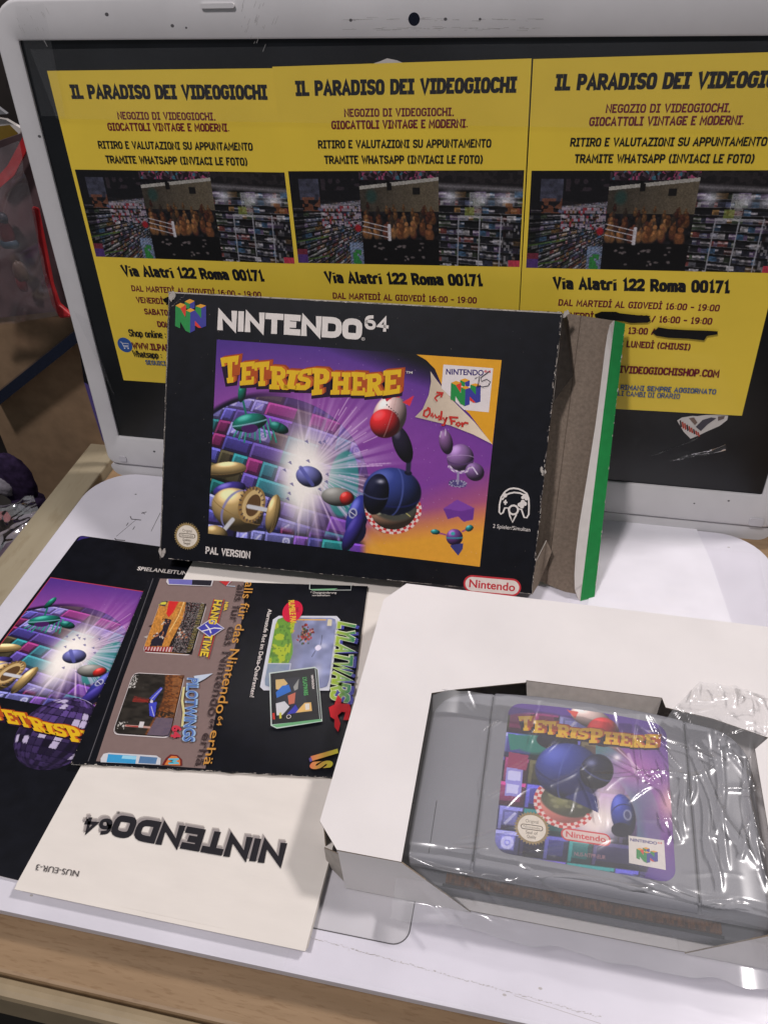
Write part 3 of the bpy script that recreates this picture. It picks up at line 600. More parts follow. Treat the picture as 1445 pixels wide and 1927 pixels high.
def paint_shop(x, y):
    """dim photo of a shop full of shelves; x, y run 0..1 (y down)"""
    cv = Canvas(x, y); X, Y = cv.x, cv.y
    cv.c[:] = (20, 19, 22)
    n = vnoise(X*60, Y*28, 1); n2 = vnoise(X*150, Y*70, 2)
    cv.c += ((n-.4)*26+(n2-.5)*22)[:, None]*np.array([1, .95, 1.05])
    CS = np.array([(70, 74, 96), (104, 104, 112), (44, 46, 60), (150, 148, 152), (96, 52, 50), (56, 66, 52), (84, 70, 96), (30, 30, 36), (126, 96, 60), (58, 84, 110)], float)
    def shelf(m, u, v, k, br):
        """packed shelf in its own two directions: rows v, boxes u of uneven width"""
        j = np.floor(v); w = .55+.9*hsh(j, j*0, k); q = u*w+hsh(j, j*0, k+1)*9; i = np.floor(q+.35*np.sin(q*2.1+j)); t = (hsh(i, j, k+2)*len(CS)).astype(int) % len(CS)
        g = v-j; top = .18+.22*hsh(i, j, k+3); c = CS[t]*(.55+.6*hsh(i, j, k+4))[:, None]
        c = np.where((g < top)[:, None], c*.18, c); c = np.where((g > .93)[:, None], np.array((88, 86, 90.)), c)
        lab = (g > top+.12) & (g < top+.34) & (hsh(i, j, k+5) > .55); c = np.where(lab[:, None], c*.4+np.array((120, 116, 118)), c)
        c = c*(br*(.6+.8*vnoise(u*2.3, v*5, k+6)))[:, None]; mm = np.clip(m, 0, 1)[:, None]; cv.c = cv.c*(1-mm)+c*mm
    # left wall runs away from the viewer
    L = X < .31; dX = np.maximum(.50-X, .05); pu, pv = 3.2/dX, (Y-.42)/dX
    shelf(L*(Y > .30), pu*2.6, pv*7.5, 3, .95-.5*(X < .05))
    cv.mix(L*(Y < .30+.28*(.31-X))*.9, (24, 23, 27)); cv.mix(L*(Y < .30)*(X > .04)*(X < .13)*(Y > .08)*(.35+.5*n), (92, 94, 116)); cv.mix(L*(X > .14)*(Y > .08)*(Y < .2)*(n > .55)*.6, (70, 58, 66))
    cv.mix(L*np.clip(1-np.abs(Y-(.33+.22*(.31-X)))/.035, 0, 1)*(X > .12)*.85, (152, 148, 158))
    cv.mix(L*(X > .13)*(Y > .36)*(Y < .58)*((hsh(np.floor(X*120), np.floor(Y*36), 7) > .42) & (np.mod(Y*12, 1) > .3))*.75, (176, 160, 174)); cv.mix(L*(X > .13)*(Y > .36)*(Y < .58)*(hsh(np.floor(X*120), np.floor(Y*36), 8) > .9), (140, 52, 62))
    cv.mix((X > .05)*(X < .13)*(Y > .27)*(Y < .42)*(n > .45)*.8, (120, 72, 52)); cv.mix(L*(X < .155)*(Y > .56)*np.clip(1-np.abs(np.mod(Y*4.6+X*2, 1)-.5)/.06, 0, 1), (74, 104, 44))
    cv.mix((X < .05)*(Y > .84)*.9, (120, 44, 62)); cv.mix((X < .05)*(Y > .9)*.6, (60, 60, 150))
    cv.mix((X > .25)*(X < .315)*(Y > .76)*(.3+.6*n2), (140, 160, 196)); cv.mix((X > .262)*(X < .30)*(Y > .84)*(n > .35), (50, 124, 62)); cv.disc(.293, .60, .018, .05, (150, 32, 40), 0, .4)
    # middle: lit wall and board, crowd of little toys
    Mm = (X >= .31) & (X < .65)
    cv.mix(Mm*(Y < .1), (35, 25, 32)); k = hsh(np.floor(X*130+3*n), np.floor(Y*26+n), 5); cv.mix(Mm*(Y < .09)*(k > .5)*(.2+.7*n), (120, 96, 112)); cv.mix(Mm*(Y < .09)*(k > .88)*.8, (170, 70, 110)); cv.mix(Mm*(Y < .09)*(k < .1)*.8, (70, 130, 150))
    top = .155-.09*(X-.31)/.34
    cv.mix(Mm*(Y > top)*(Y < top+.035), (172, 168, 160)); pan = Mm*(Y > top+.035)*(Y < .42); cv.mix(pan*(.55+.45*np.clip((X-.33)/.25, 0, 1)), (98, 88, 72))
    cv.mix((X > .43)*(X < .45)*(Y > .12)*(Y < .2), (20, 18, 18)); cv.mix((X > .54)*(X < .57)*(Y > .17)*(Y < .24), (24, 22, 22)); cv.disc(.36, .26, .03, .09, (40, 70, 66), 0, .5, .8)
    for q in range(70):
        d = rng.uniform(0, 1); cx = rng.uniform(.32, .64); cy = .38+.30*d+rng.uniform(-.03, .03); w = .008+.012*d
        c = np.array([(120, 82, 50), (96, 60, 38), (135, 95, 60), (80, 45, 35), (60, 48, 40)][rng.integers(5)])*(.55+.5*d)
        cv.disc(cx, cy, w, w*4.2, c*1.05, rng.uniform(-.05, .05), .4); cv.disc(cx-w*.3, cy-w, w*.5, w*1.8, np.minimum(c*1.7, 255), rng.uniform(-.2, .2), .6, .7); cv.disc(cx, cy-w*4.4, w*.55, w*1.5, c*1.35, 0, .4)
    cv.mix(Mm*(Y > .72)*.92, (12, 11, 13)); 
    for q in range(22): cv.disc(rng.uniform(.36, .62), rng.uniform(.76, .95), rng.uniform(.004, .014), .014, (120, 110, 110), 0, .5, .8)
    for yy in (.53, .58, .64): cv.line((.315, yy-.005), (.43, yy+.06), .008, (190, 185, 190))
    cv.line((.432, .56), (.432, .73), .014, (205, 200, 205))
    # right: shelves of cases under two small lamps
    R = X >= .65; dR = X-.30
    cv.mix(R*(Y < .2), (30, 27, 29)); cv.mix(R*(Y < .13)*(n > .5)*.5, (58, 52, 54))
    shelf(R*(Y > .2), X*34, (Y-.2)/(.9+.3*(X-.65))*12+.2*(X-.65), 11, 1.0-.0*X)
    cv.mix(R*np.clip(1-np.abs(Y-(.15+.13*(X-.65)))/.04, 0, 1)*.9, (126, 122, 126))
    for cx_, cy_, w_ in ((.70, .26, .035), (.83, .29, .03), (.93, .29, .045)): cv.glow(cx_, cy_, w_, .06, (226, 226, 236), 1, .85)
    cv.mix(R*(X > .78)*(X < .83)*(Y > .22)*(Y < .46)*(n2 > .3)*.6, (178, 176, 176)); cv.mix(R*(X > .76)*(X < .80)*(Y > .37)*(Y < .46)*.7, (128, 140, 62)); cv.mix(R*(X > .93)*(Y > .33)*(Y < .44)*(n > .4)*.7, (130, 78, 44))
    for xx in (.735, .825, .915): cv.line((xx, .46), (xx-.004, 1.0), .005, (160, 160, 168), .9)
    cv.line((.735, .46), (.915, .47), .010, (160, 160, 168), .9)
    cv.mix(R*(X > .92)*(Y > .5)*.55, (16, 15, 18)); cv.mix(R*(X > .92)*(Y > .48)*(hsh(np.floor(X*130), np.floor(Y*34), 19) > .86)*.6, (180, 176, 180))
    cv.mix((X > .95)*(Y > .93), (190, 60, 80))
    cv.c = np.clip(cv.c*(.85+.3*vnoise(X*240, Y*110, 21))[:, None], 0, 255)
    return cv.c/255*.95

# ---- marks that repeat on the box, the booklet and the cartridge
def slab(ch):
    S = {'T': [[(0, 1), (1, 1), (1, .66), (.82, .66), (.82, .78), (.66, .78), (.66, .2), (.8, .2), (.8, 0), (.22, 0), (.22, .2), (.36, .2), (.36, .78), (.18, .78), (.18, .66), (0, .66)]],
         'E': [[(0, 1), (1, 1), (1, .68), (.82, .68), (.82, .8), (.42, .8), (.42, .6), (.74, .6), (.74, .4), (.42, .4), (.42, .2), (.82, .2), (.82, .34), (1, .34), (1, 0), (0, 0), (0, .2), (.12, .2), (.12, .8), (0, .8)]],
         'R': [[(0, 1), (.72, 1), (.92, .88), (.95, .7), (.86, .52), (.7, .45), (.86, .2), (1, .2), (1, 0), (.68, 0), (.42, .4), (.42, .2), (.54, .2), (.54, 0), (0, 0), (0, .2), (.12, .2), (.12, .8), (0, .8)]],
         'I': [[(0, 1), (1, 1), (1, .8), (.76, .8), (.76, .2), (1, .2), (1, 0), (0, 0), (0, .2), (.24, .2), (.24, .8), (0, .8)]],
         'S': [[(.95, 1), (.3, 1), (.06, .86), (.04, .62), (.2, .46), (.66, .38), (.62, .24), (.32, .22), (.28, .32), (.02, .32), (.02, 0), (.7, 0), (.94, .14), (.98, .42), (.8, .56), (.36, .66), (.4, .78), (.68, .8), (.7, .7), (.95, .7)]],
         'P': [[(0, 1), (.74, 1), (.96, .86), (.98, .6), (.8, .42), (.44, .38), (.44, .2), (.6, .2), (.6, 0), (0, 0), (0, .2), (.12, .2), (.12, .8), (0, .8)]],
         'H': [[(0, 1), (.46, 1), (.46, .8), (.36, .8), (.36, .6), (.64, .6), (.64, .8), (.54, .8), (.54, 1), (1, 1), (1, .8), (.9, .8), (.9, .2), (1, .2), (1, 0), (.54, 0), (.54, .2), (.64, .2), (.64, .4), (.36, .4), (.36, .2), (.46, .2), (.46, 0), (0, 0), (0, .2), (.1, .2), (.1, .8), (0, .8)]]}
    return S[ch]
COUNTER = {'R': [(.42, .8), (.62, .8), (.66, .7), (.6, .62), (.42, .62)], 'P': [(.44, .8), (.64, .78), (.66, .64), (.56, .58), (.44, .58)]}
TITLE = [('T', 333, 386, 434, 372, 414, 518, 358, 525), ('E', 442, 412, 520, 404, 514, 530, 438, 536), ('T', 516, 412, 600, 404, 588, 538, 526, 540),
         ('R', 604, 430, 690, 436, 700, 560, 598, 556), ('I', 694, 452, 766, 456, 744, 558, 676, 552), ('S', 756, 452, 834, 442, 822, 562, 736, 560),
         ('P', 832, 440, 930, 446, 922, 580, 828, 590), ('H', 936, 462, 1042, 466, 1036, 584, 930, 586), ('E', 1046, 462, 1120, 466, 1118, 590, 1042, 590),
         ('R', 1122, 476, 1212, 468, 1218, 588, 1116, 598), ('E', 1218, 456, 1316, 448, 1306, 578, 1214, 592)]
def title(pr, f, count=11):
    """the slab-letter game title; f takes its design units to the photo"""
    ext = [(10, -10), (7, -7), (4, -4)]
    def quad(L, ox=0, oy=0, glyph=None):
        _, x0, y0, x1, y1, x2, y2, x3, y3 = L; out = []
        for a, b in glyph:
            top = (x0+(x1-x0)*a, y0+(y1-y0)*a); bot = (x3+(x2-x3)*a, y3+(y2-y3)*a)
            out.append(pr.q(f(bot[0]+(top[0]-bot[0])*b+ox, bot[1]+(top[1]-bot[1])*b+oy)))
        return out
    LL = TITLE[:count]
    pr.polys([quad(L, 5, 9, [(-.06, 1.02), (1.1, 1.02), (1.1, -.06), (-.06, -.06)]) for L in LL], rgb(34, 16, 40))
    for k in range(9, 0, -1):
        c = rgb(150, 62, 28) if k > 5 else rgb(196, 96, 34)
        pr.polys([quad(L, k*2.4, -k*1.5+2, g) for L in LL for g in slab(L[0])], c)
    pr.polys([quad(L, 20, -10, [(.2, .95), (1.0, .95), (1.0, .2), (.3, .2)]) for L in LL if L[0] in 'TE'], rgb(172, 76, 30))
    pr.polys([quad(L, 0, 0, g) for L in LL for g in slab(L[0])], rgb(222, 178, 32))
    pr.polys([quad(L, 0, 0, COUNTER[L[0]]) for L in LL if L[0] in COUNTER], rgb(160, 70, 30))
NLOGO = [('y', [(1138, 190), (1170, 172), (1205, 183), (1170, 207)]), ('g', [(1198, 164), (1230, 178), (1230, 216), (1205, 205), (1198, 190)]), ('b', [(1230, 178), (1262, 161), (1262, 205), (1234, 216)]),
         ('y', [(1198, 163), (1230, 147), (1262, 160), (1230, 178)]), ('r', [(1170, 207), (1206, 184), (1206, 222), (1200, 268)]), ('g', [(1268, 194), (1305, 205), (1305, 272), (1266, 222)]),
         ('g', [(1138, 191), (1170, 207), (1204, 268), (1205, 221), (1234, 233), (1232, 366), (1203, 352), (1168, 292), (1168, 336), (1136, 322)]),
         ('r', [(1264, 288), (1306, 333), (1288, 334), (1264, 318)]),
         ('b', [(1234, 233), (1264, 220), (1305, 272), (1305, 205), (1336, 191), (1336, 322), (1306, 334), (1264, 288), (1264, 350), (1232, 366)]),
         ('y', [(1205, 221), (1235, 206), (1264, 219), (1234, 233)]), ('y', [(1268, 193), (1300, 180), (1336, 190), (1305, 205)])]
def nlogo(pr, f):
    C = {'y': rgb(226, 158, 42), 'g': rgb(36, 136, 66), 'b': rgb(58, 58, 146), 'r': rgb(214, 56, 44)}
    for k, P in NLOGO: pr.poly([pr.q(f(*p)) for p in P], C[k])
def capsule(pr, c, ex, ey, w, h, col, fill, t=.16, txt='Nintendo', bold=.02):
    """racetrack badge: c centre, ex/ey unit directions in the surface, w x h mm"""
    c, ex, ey = np.array(c), np.array(ex), np.array(ey)
    P = lambda L: [tuple(c+ex*a+ey*b) for a, b in L]
    pr.poly(P(rrect(-w/2, -h/2, w/2, h/2, h*.49)), col); k = h*t
    pr.poly(P(rrect(-w/2+k, -h/2+k, w/2-k, h/2-k, h*.49-k)), fill)
    bl = c-ex*(w*.40)-ey*(h*.2); pr.text(txt, tuple(bl), tuple(bl+ex*w*.80), tuple(bl+ey*h*.44), col, bold, px=False)
def seal(pr, c, ex, ey, r, lines, rim=rgb(150, 128, 84)):
    c, ex, ey = np.array(c), np.array(ex), np.array(ey); P = lambda L: [tuple(c+ex*a+ey*b) for a, b in L]
    n = 34; star = []
    for k in range(2*n):
        a = math.pi*k/n; q = r if k % 2 == 0 else r*.88; star.append((q*math.cos(a), q*math.sin(a)))
    pr.poly(P(star), rim); pr.poly(P(ell(0, 0, r*.78, r*.78)), rgb(226, 216, 200))
    ink = rgb(92, 80, 66)
    def T(t, y, w, h):
        bl = c-ex*w/2+ey*y; pr.text(t, tuple(bl), tuple(bl+ex*w), tuple(bl+ey*h), ink, .0, px=False)
    T(lines[0], r*.30, r*.72, r*.2)
    pr.poly(P(rrect(-r*.62, -r*.12, r*.62, r*.2, r*.15)), ink); pr.poly(P(rrect(-r*.57, -r*.07, r*.57, r*.15, r*.1)), rgb(226, 216, 200)); T('Nintendo', -r*.03, r*.94, r*.15)
    T(lines[1], -r*.36, r*.66, r*.18); T(lines[2], -r*.6, r*.5, r*.18)
def unit(a, b):
    v = np.array(b)-np.array(a); return v/np.hypot(*v)

# ================================================================== SETTING
HZ, TILT = -0.18, 0.0994
SCREEN = Plane((0, 0, HZ), (1, 0, 0), (0, math.sin(TILT), math.cos(TILT)))     # normal points to the viewer
wall = obj('wall', [(-2500, 900, -1200), (2500, 900, -1200), (2500, 900, 2200), (-2500, 900, 2200)], [(0, 1, 2, 3)], mat('shop_wall', (.045, .035, .032), .7, .3, noise=.7, nscale=4))
tag(wall, 'dark dim back wall of the shop', kind='structure')
fl = obj('floor', [(-2500, -2000, -900), (2500, -2000, -900), (2500, 900, -900), (-2500, 900, -900)], [(0, 1, 2, 3)], mat('shop_floor', (.06, .055, .05), .6, .3, noise=.4, nscale=8))
tag(fl, 'dark shop floor below the counter', kind='structure')

# wooden counter
ct = thing('counter', 'brown wood-grain counter with a pale rail, under the white laptop', 'counter')
MB().box((-198, -266, -34), (420, 70, -14)).build('counter_top', M['wood'], ct, bevel=1.5)
MB().box((-220, -420, -30), (-198.5, 62, -8)).build('side_rail', M['rail_wood'], ct, bevel=1.0)
MB().box((-198, -273, -40), (420, -266.2, -15.2)).build('front_moulding', M['moulding'], ct, bevel=2.5)
MB().box((-198, -266, -500), (420, -262, -41)).build('front_board', mat('dark_board', (.02, .018, .016), .7, .2), ct)

# ================================================================== LAPTOP
lap = thing('laptop', 'open white laptop with three yellow flyers taped on its black screen', 'laptop')
bx0, bx1 = 178.6-X0, 562.5-X0
b = MB(); P = rrect(bx0, -250.2, bx1, -1.0, [26, 26, 14, 14], 10)
b.prism(P, -4, 0)
P2 = rrect(bx0+3, -246.5, bx1-3, -5, [24, 24, 12, 12], 10); b.prism(P2, -14, -4.0)
base = b.build('base', M['white_plastic'], lap, bevel=1.0)
F0 = FLAT(0)
# touchpad, key-cover slots and the dirt on the palm rest
tp = [F0.uv(q) for q in [(560, 1640), (778, 1702)]]
tx1 = F0.uv((775, 1722))[0]; ty0 = F0.uv((720, 1772))[1]
MB().prism(rrect(-46, ty0-.4, tx1+.4, ty0+52, 6), .0, .05).build('touchpad_gap', M['groove'], base)
MB().prism(rrect(-45.6, ty0, tx1, ty0+51.6, 5.7), .0, .12).build('touchpad', M['pad_plastic'], base)
def flatbar(pl, a, b_, w, d, px=True):
    a = Vector(pl.uv(a) if px else a); b_ = Vector(pl.uv(b_) if px else b_); t = (b_-a).normalized(); n = Vector((-t.y, t.x))*w/2
    return [tuple(a+n), tuple(b_+n), tuple(b_-n), tuple(a-n)]
sl = MB()
for a, c, w in ((A4(845, 1553), A4(853, 1572), .5), (A4(853, 1572), A4(915, 1578), .6), (A4(1040, 1530), A4(980, 1651), .25), (A4(820, 1615), A4(832, 1595), .4), (A4(862, 1640), A4(874, 1620), .4), (B1(745, 182), B1(752, 192), .5), (B1(752, 192), B1(812, 197), .6),
                (A4(917, 1535), A4(950, 1525), .5), (A4(925, 1528), A4(940, 1540), .4), (B1(755, 170), B1(885, 60), .2), (A4(875, 1410), A4(886, 1412), .6)):
    sl.prism(flatbar(F0, a, c, w, 0), .0, .08)
sl.build('key_cover_slots', M['groove'], base)
dirt = MB(); p0, p1 = Vector(F0.uv((575, 1762))), Vector(F0.uv((1130, 1914)))
for k in range(190):
    t = (k+random.random())/190; c = p0.lerp(p1, t); L = random.uniform(.15, .9); w = random.uniform(.05, .30); dy = random.gauss(0, .16)
    dirt.prism([(c.x-L/2, c.y+dy-w/2), (c.x+L/2, c.y+dy-w/2), (c.x+L/2, c.y+dy+w/2), (c.x-L/2, c.y+dy+w/2)], .02, .06)
a, c = Vector(F0.uv(B7(665, 512))), Vector(F0.uv(B7(930, 598)))
dirt.prism(flatbar(F0, a, c, .14, 0, False), .02, .05)
for q in (B7(635, 510), A8(1213, 404), (60, 1685), B7(745, 490)):
    c = F0.uv(q); dirt.prism(ell(c[0], c[1], .7, .4, 8), .02, .06)
dirt.build('dirt_marks', mat('dirt', (.46, .43, .42), .8, .1), base)['kind'] = 'stuff'

# lid: frame round the screen opening, lip at the hinge, outer shell
SX0, SX1, SV0, SV1 = 195.9-X0, 553.6-X0, 26.1, 228.5
LX0, LX1, LV0, LV1 = 184.9-X0, 564.6-X0, 6.2, 244.5
def ring(outer, inner, d0, d1, rim=2.0):
    n = len(outer); V, F = [], []
    cx = sum(p[0] for p in outer)/n; cy = sum(p[1] for p in outer)/n
    def shrink(L, k):
        out = []
        for i, p in enumerate(L):
            a, c = Vector(L[i-1]), Vector(L[(i+1) % n]); t = (c-a); t = t.normalized() if t.length > 0 else Vector((1, 0)); out.append((p[0]-t.y*k, p[1]+t.x*k))
        return out
    loops = [[(p[0], p[1], d0) for p in outer], [(p[0], p[1], d1-rim) for p in outer]]
    for a in (30, 60, 90):
        k = rim*(1-math.cos(math.radians(a))); loops.append([(p[0], p[1], d1-rim+rim*math.sin(math.radians(a))) for p in shrink(outer, k)])
    loops.append([(p[0], p[1], d1) for p in shrink(inner, -.8)]); loops.append([(p[0], p[1], d1-.5) for p in inner]); loops.append([(p[0], p[1], d0) for p in inner])
    for L in loops: V += L
    for k in range(len(loops)-1):
        for i in range(n):
            j = (i+1) % n; F.append((k*n+i, k*n+j, (k+1)*n+j, (k+1)*n+i))
    return V, F
outer = rrect(LX0, LV0, LX1, LV1, [16, 16, 6, 6], 8); inner = rrect(SX0, SV0, SX1, SV1, .8, 8)
V, F = ring(outer, inner, -6, 1.6, 1.8)
lid = MB().prism(rrect(LX0, LV0, LX1, LV1, [16, 16, 6, 6]), -9, -6.05).build('lid', M['white_plastic'], lap); lid.matrix_local = SCREEN.m
fr = obj('lid_frame', V, F, M['bezel_plastic'], lid)
fr.data.polygons.foreach_set('use_smooth', [True]*len(fr.data.polygons)); 
md = fr.modifiers.new('edge', 'EDGE_SPLIT'); md.split_angle = math.radians(40)
def on_lid(o): o.parent = lid; return o
on_lid(MB().prism(rrect(LX0+.5, -2.5, LX1-.5, LV0-.5, [2, 2, 7, 7]), -6, .3).build('hinge_lip', M['bezel_plastic'], lap, bevel=.8))
on_lid(MB().prism([(SX0-.5, SV0-.5), (SX1+.5, SV0-.5), (SX1+.5, SV1+.5), (SX0-.5, SV1+.5)], -5, 0).build('screen', M['screen_black'], lap))
c = SCREEN.uv((779, 36), 1.6)
on_lid(MB().prism(ell(c[0], c[1], 2.3, 2.3, 24), 1.0, 1.66).build('webcam', M['lens_black'], lap))
for q, r in (((660, 38), .7), ((838, 36), .7), ((903, 36), .55), (A1(520, 70), .9), (A1(838, 125), .8), (A1(905, 135), .5), (A1(193, 662), .8), (A8(1213, 132), .6), (A8(1012, 147), .5), (A4(1000, 1134), .8)):
    c = SCREEN.uv(q, 1.6); on_lid(MB().prism(ell(c[0], c[1], r, r*.8, 10), 1.3, 1.64).build('pinhole', M['groove'], lap))
sc = MB()
for k in range(75):
    x = random.uniform(640, 1012); y = random.choice([37, 53, 55]) + random.gauss(0, 1.6); q = SCREEN.uv((x, y), 1.6); L = random.uniform(.5, 6)
    sc.prism([(q[0], q[1]), (q[0]+L, q[1]+random.gauss(0, .1)), (q[0]+L, q[1]+random.uniform(.06, .2)), (q[0], q[1]+.14)], 1.3, 1.63)
for k in range(26):
    q = SCREEN.uv((480+random.gauss(0, 18), 40+random.gauss(0, 22)), 1.6); L = random.uniform(.5, 3)
    sc.prism([(q[0], q[1]), (q[0]+L*.6, q[1]+L), (q[0]+L*.6+.1, q[1]+L), (q[0]+.18, q[1])], 1.3, 1.63)
for k in range(14):
    q = SCREEN.uv((62+random.gauss(0, 16), 40+random.gauss(0, 16)), 1.6); L = random.uniform(.5, 3)
    sc.prism([(q[0], q[1]), (q[0]+L*.4, q[1]-L), (q[0]+L*.4+.12, q[1]-L), (q[0]+.2, q[1])], 1.3, 1.63)
on_lid(sc.build('scuff_marks', mat('scuff', (.40, .385, .375), .6, .2), lap))['kind'] = 'stuff'
for q0, q1 in ((A4(772, 1160), A4(826, 1198)), (A8(1338, 230), A8(1410, 280))):
    a, c = SCREEN.uv(q0, 1.6), SCREEN.uv(q1, 1.6)
    on_lid(MB().prism(rrect(a[0], c[1], c[0], a[1], 1.2), 1.2, 2.3).build('rubber_pad', M['pad_plastic'], lap, bevel=.3))
a, c = SCREEN.uv((378, 6), 1.6), SCREEN.uv((443, 15), 1.6)
on_lid(MB().prism(rrect(a[0], c[1], c[0], a[1], .9), 1.2, 2.6).build('rubber_pad', M['bezel_plastic'], lap, bevel=.3))

# ================================================================== FLYERS
PW, PH = 108.48, 153.27
p_at = [(207.58-X0, 63.3, .0103), (316.70-X0, 65.02, .0269), (425.42-X0, 67.74, .0244)]
PP = [SCREEN.sub(u, v, a, .35 + .22*i) for i, (u, v, a) in enumerate(p_at)]
fly = thing('flyer', 'yellow shop flyer whose blue cart icon shows beside the black box', 'flyer', PP[0], 'yellow flyers taped in a row across the laptop screen')
nu, nv = 26, 36
V, F = [], []
for j in range(nv):
    for i in range(nu):
        u, v = PW*i/(nu-1), PH*j/(nv-1); w = .15*math.sin(u*.11+1)*math.sin(v*.07)
        V.append((u, v, 0.0 + w*.0))
for j in range(nv-1):
    for i in range(nu-1): k = j*nu+i; F.append((k, k+1, k+nu+1, k+nu))
M['yellow'] = mat('yellow_paper', rgb(238, 206, 68), .45, .4, noise=.05, nscale=30, bump=.10, bscale=22, coat=.12)
sheet = obj('sheet', V, F, M['yellow'], fly)
BK, MR, BL = rgb(26, 26, 30), rgb(112, 26, 44), rgb(62, 92, 142)
pr = Print(PP[0], .05)
u1 = lambda q: PP[0].uv(q); u2 = lambda q: PP[1].uv(q); u3 = lambda q: PP[2].uv(q)
def line2(t, bl, br, tl, col, bold): pr.line(t, u2(bl), u2(br), u2(tl), col, bold, px=False)
line2('IL PARADISO DEI VIDEOGIOCHI', A2(215, 503), A2(1362, 485), A2(210, 422), BK, .25); pr.build('heading_lettering', M['ink_matt'], fly); pr = Print(PP[0], .05)
line2('NEGOZIO DI VIDEOGIOCHI,', A2(467, 612), A2(1040, 607), A2(465, 568), MR, .20)
line2('GIOCATTOLI VINTAGE E MODERNI.', A2(401, 676), A2(1112, 668), A2(399, 631), MR, .20)
line2('RITIRO E VALUTAZIONI SU APPUNTAMENTO', A2(331, 776), A2(1232, 771), A2(329, 733), BK, .19)
line2('TRAMITE WHATSAPP (INVIACI LE FOTO)', A2(364, 856), A2(1188, 855), A2(361, 813), BK, .19)
pr.build('lettering', M['ink_matt'], fly); pr = Print(PP[0], .05)
line2('Via Alatri 122 Roma 00171', A2(374, 1480), A2(1190, 1498), A2(360, 1418), BK, .25)
pr.build('address_lettering', M['ink_matt'], fly); pr = Print(PP[0], .05)
def line3(t, bl, br, tl, col, bold): pr.line(t, u3(bl), u3(br), u3(tl), col, bold, px=False)
line3('DAL MARTEDÌ AL GIOVEDÌ 16:00 - 19:00', A7(217, 234), A7(1155, 268), A7(222, 195), MR, .20)
line3('VENERDÌ 10:00 - 13:00 / 16:00 - 19:00', A7(228, 308), A7(1112, 345), A7(232, 269), MR, .20)
line3('SABATO 10:00 - 13:00 /', A7(262, 382), A7(778, 405), A7(266, 343), MR, .20)
line3('DOMENICA E LUNEDÌ (CHIUSI)', A7(330, 462), A7(985, 495), A7(334, 424), MR, .20)
def line13(t, a, bq, ht, col, bold):
    a, bq = np.array(u1(a)), np.array(u3(bq)); a[1] = bq[1]; pr.line(t, tuple(a), tuple(bq), tuple(a+np.array([0, ht])), col, bold, px=False)
a = u1(A4(842, 388)); pr.line('Shop online :', a, (a[0]+21.5, a[1]), (a[0], a[1]+4.2), BK, .165, px=False)
line13('WWW.ILPARADISODEIVIDEOGIOCHISHOP.COM', A4(862, 462), A7(1153, 653), 3.9, MR, .20)
a = u1(A4(868, 520)); pr.line('Whatsapp :', a, (a[0]+17, a[1]), (a[0], a[1]+3.9), BK, .165, px=False)
line13('SEGUICI SUI SOCIAL E RIMANI SEMPRE AGGIORNATO', A4(948, 567), A7(1136, 751), 2.7, BL, .18)
a = u3(A7(925, 777)); pr.line('SU EVENTUALI CAMBI DI ORARIO', (a[0]-46, a[1]), a, (a[0]-46, a[1]+2.7), BL, .15, px=False)
# marker strokes that blot out two opening times
pr.build('opening_hours_lettering', M['ink_matt'], fly)
def scrib(P):
    pr = Print(PP[0], .75); pr.poly([u3(q) for q in P], rgb(14, 12, 14)); pr.build('marker_stroke', M['ink_matt'], fly)
scrib([A7(430, 280), A7(470, 265), A7(555, 266), A7(575, 274), A7(680, 286), A7(756, 290), A7(748, 300), A7(758, 318), A7(738, 330), A7(640, 332), A7(600, 322), A7(500, 312), A7(440, 318), A7(452, 302), A7(432, 296)])
scrib([A7(762, 385), A7(790, 368), A7(800, 356), A7(860, 366), A7(960, 372), A7(1080, 376), A7(1148, 380), A7(1146, 398), A7(1120, 402), A7(1085, 408), A7(1068, 434), A7(980, 424), A7(860, 418), A7(790, 406)])
pr = Print(PP[0], .05)
c = u1(A4(811, 444)); pr.poly(ell(c[0], c[1], 4.3, 4.3), rgb(48, 88, 158)); Wt = rgb(225, 225, 230)
ck = lambda L: [(c[0]+x, c[1]+y) for x, y in L]
pr.stroke(ck([(-2.6, 1.6), (-1.7, 1.6), (-.9, -1.0), (1.9, -1.0)]), .4, Wt); pr.stroke(ck([(-1.5, 1.0), (2.4, .9), (1.8, -.4), (-1.0, -.3)]), .35, Wt)
pr.poly(ck(ell(-.6, -1.9, .45, .45, 10)), Wt); pr.poly(ck(ell(1.5, -1.9, .45, .45, 10)), Wt)
pr.build('cart_icon', M['ink_matt'], fly)
qs = [np.array(u2(q)) for q in (A2(172, 892), A2(1407, 893), A2(1380, 1398), A2(228, 1372))]
x0, x1 = (qs[0][0]+qs[3][0])/2, (qs[1][0]+qs[2][0])/2; y1, y0 = (qs[0][1]+qs[1][1])/2, (qs[2][1]+qs[3][1])/2
gx, gy = np.meshgrid(np.linspace(0, 1, 480), np.linspace(0, 1, 210))
picture('photo', x0+(x1-x0)*gx, y1+(y0-y1)*gy, .05, paint_shop(gx, gy), 480, 210, M['ink'], fly)
def copy_thing(o, plane, label):
    r = o.copy(); COL.objects.link(r); r.matrix_world = plane.m; r['label'] = label
    for ch in list(o.children):
        q = ch.copy(); COL.objects.link(q); q.parent = r
    return r
copy_thing(fly, PP[1], 'yellow shop flyer with its lower part hidden behind the black box')
copy_thing(fly, PP[2], 'yellow shop flyer with two blacked-out opening times beside the green box flap')

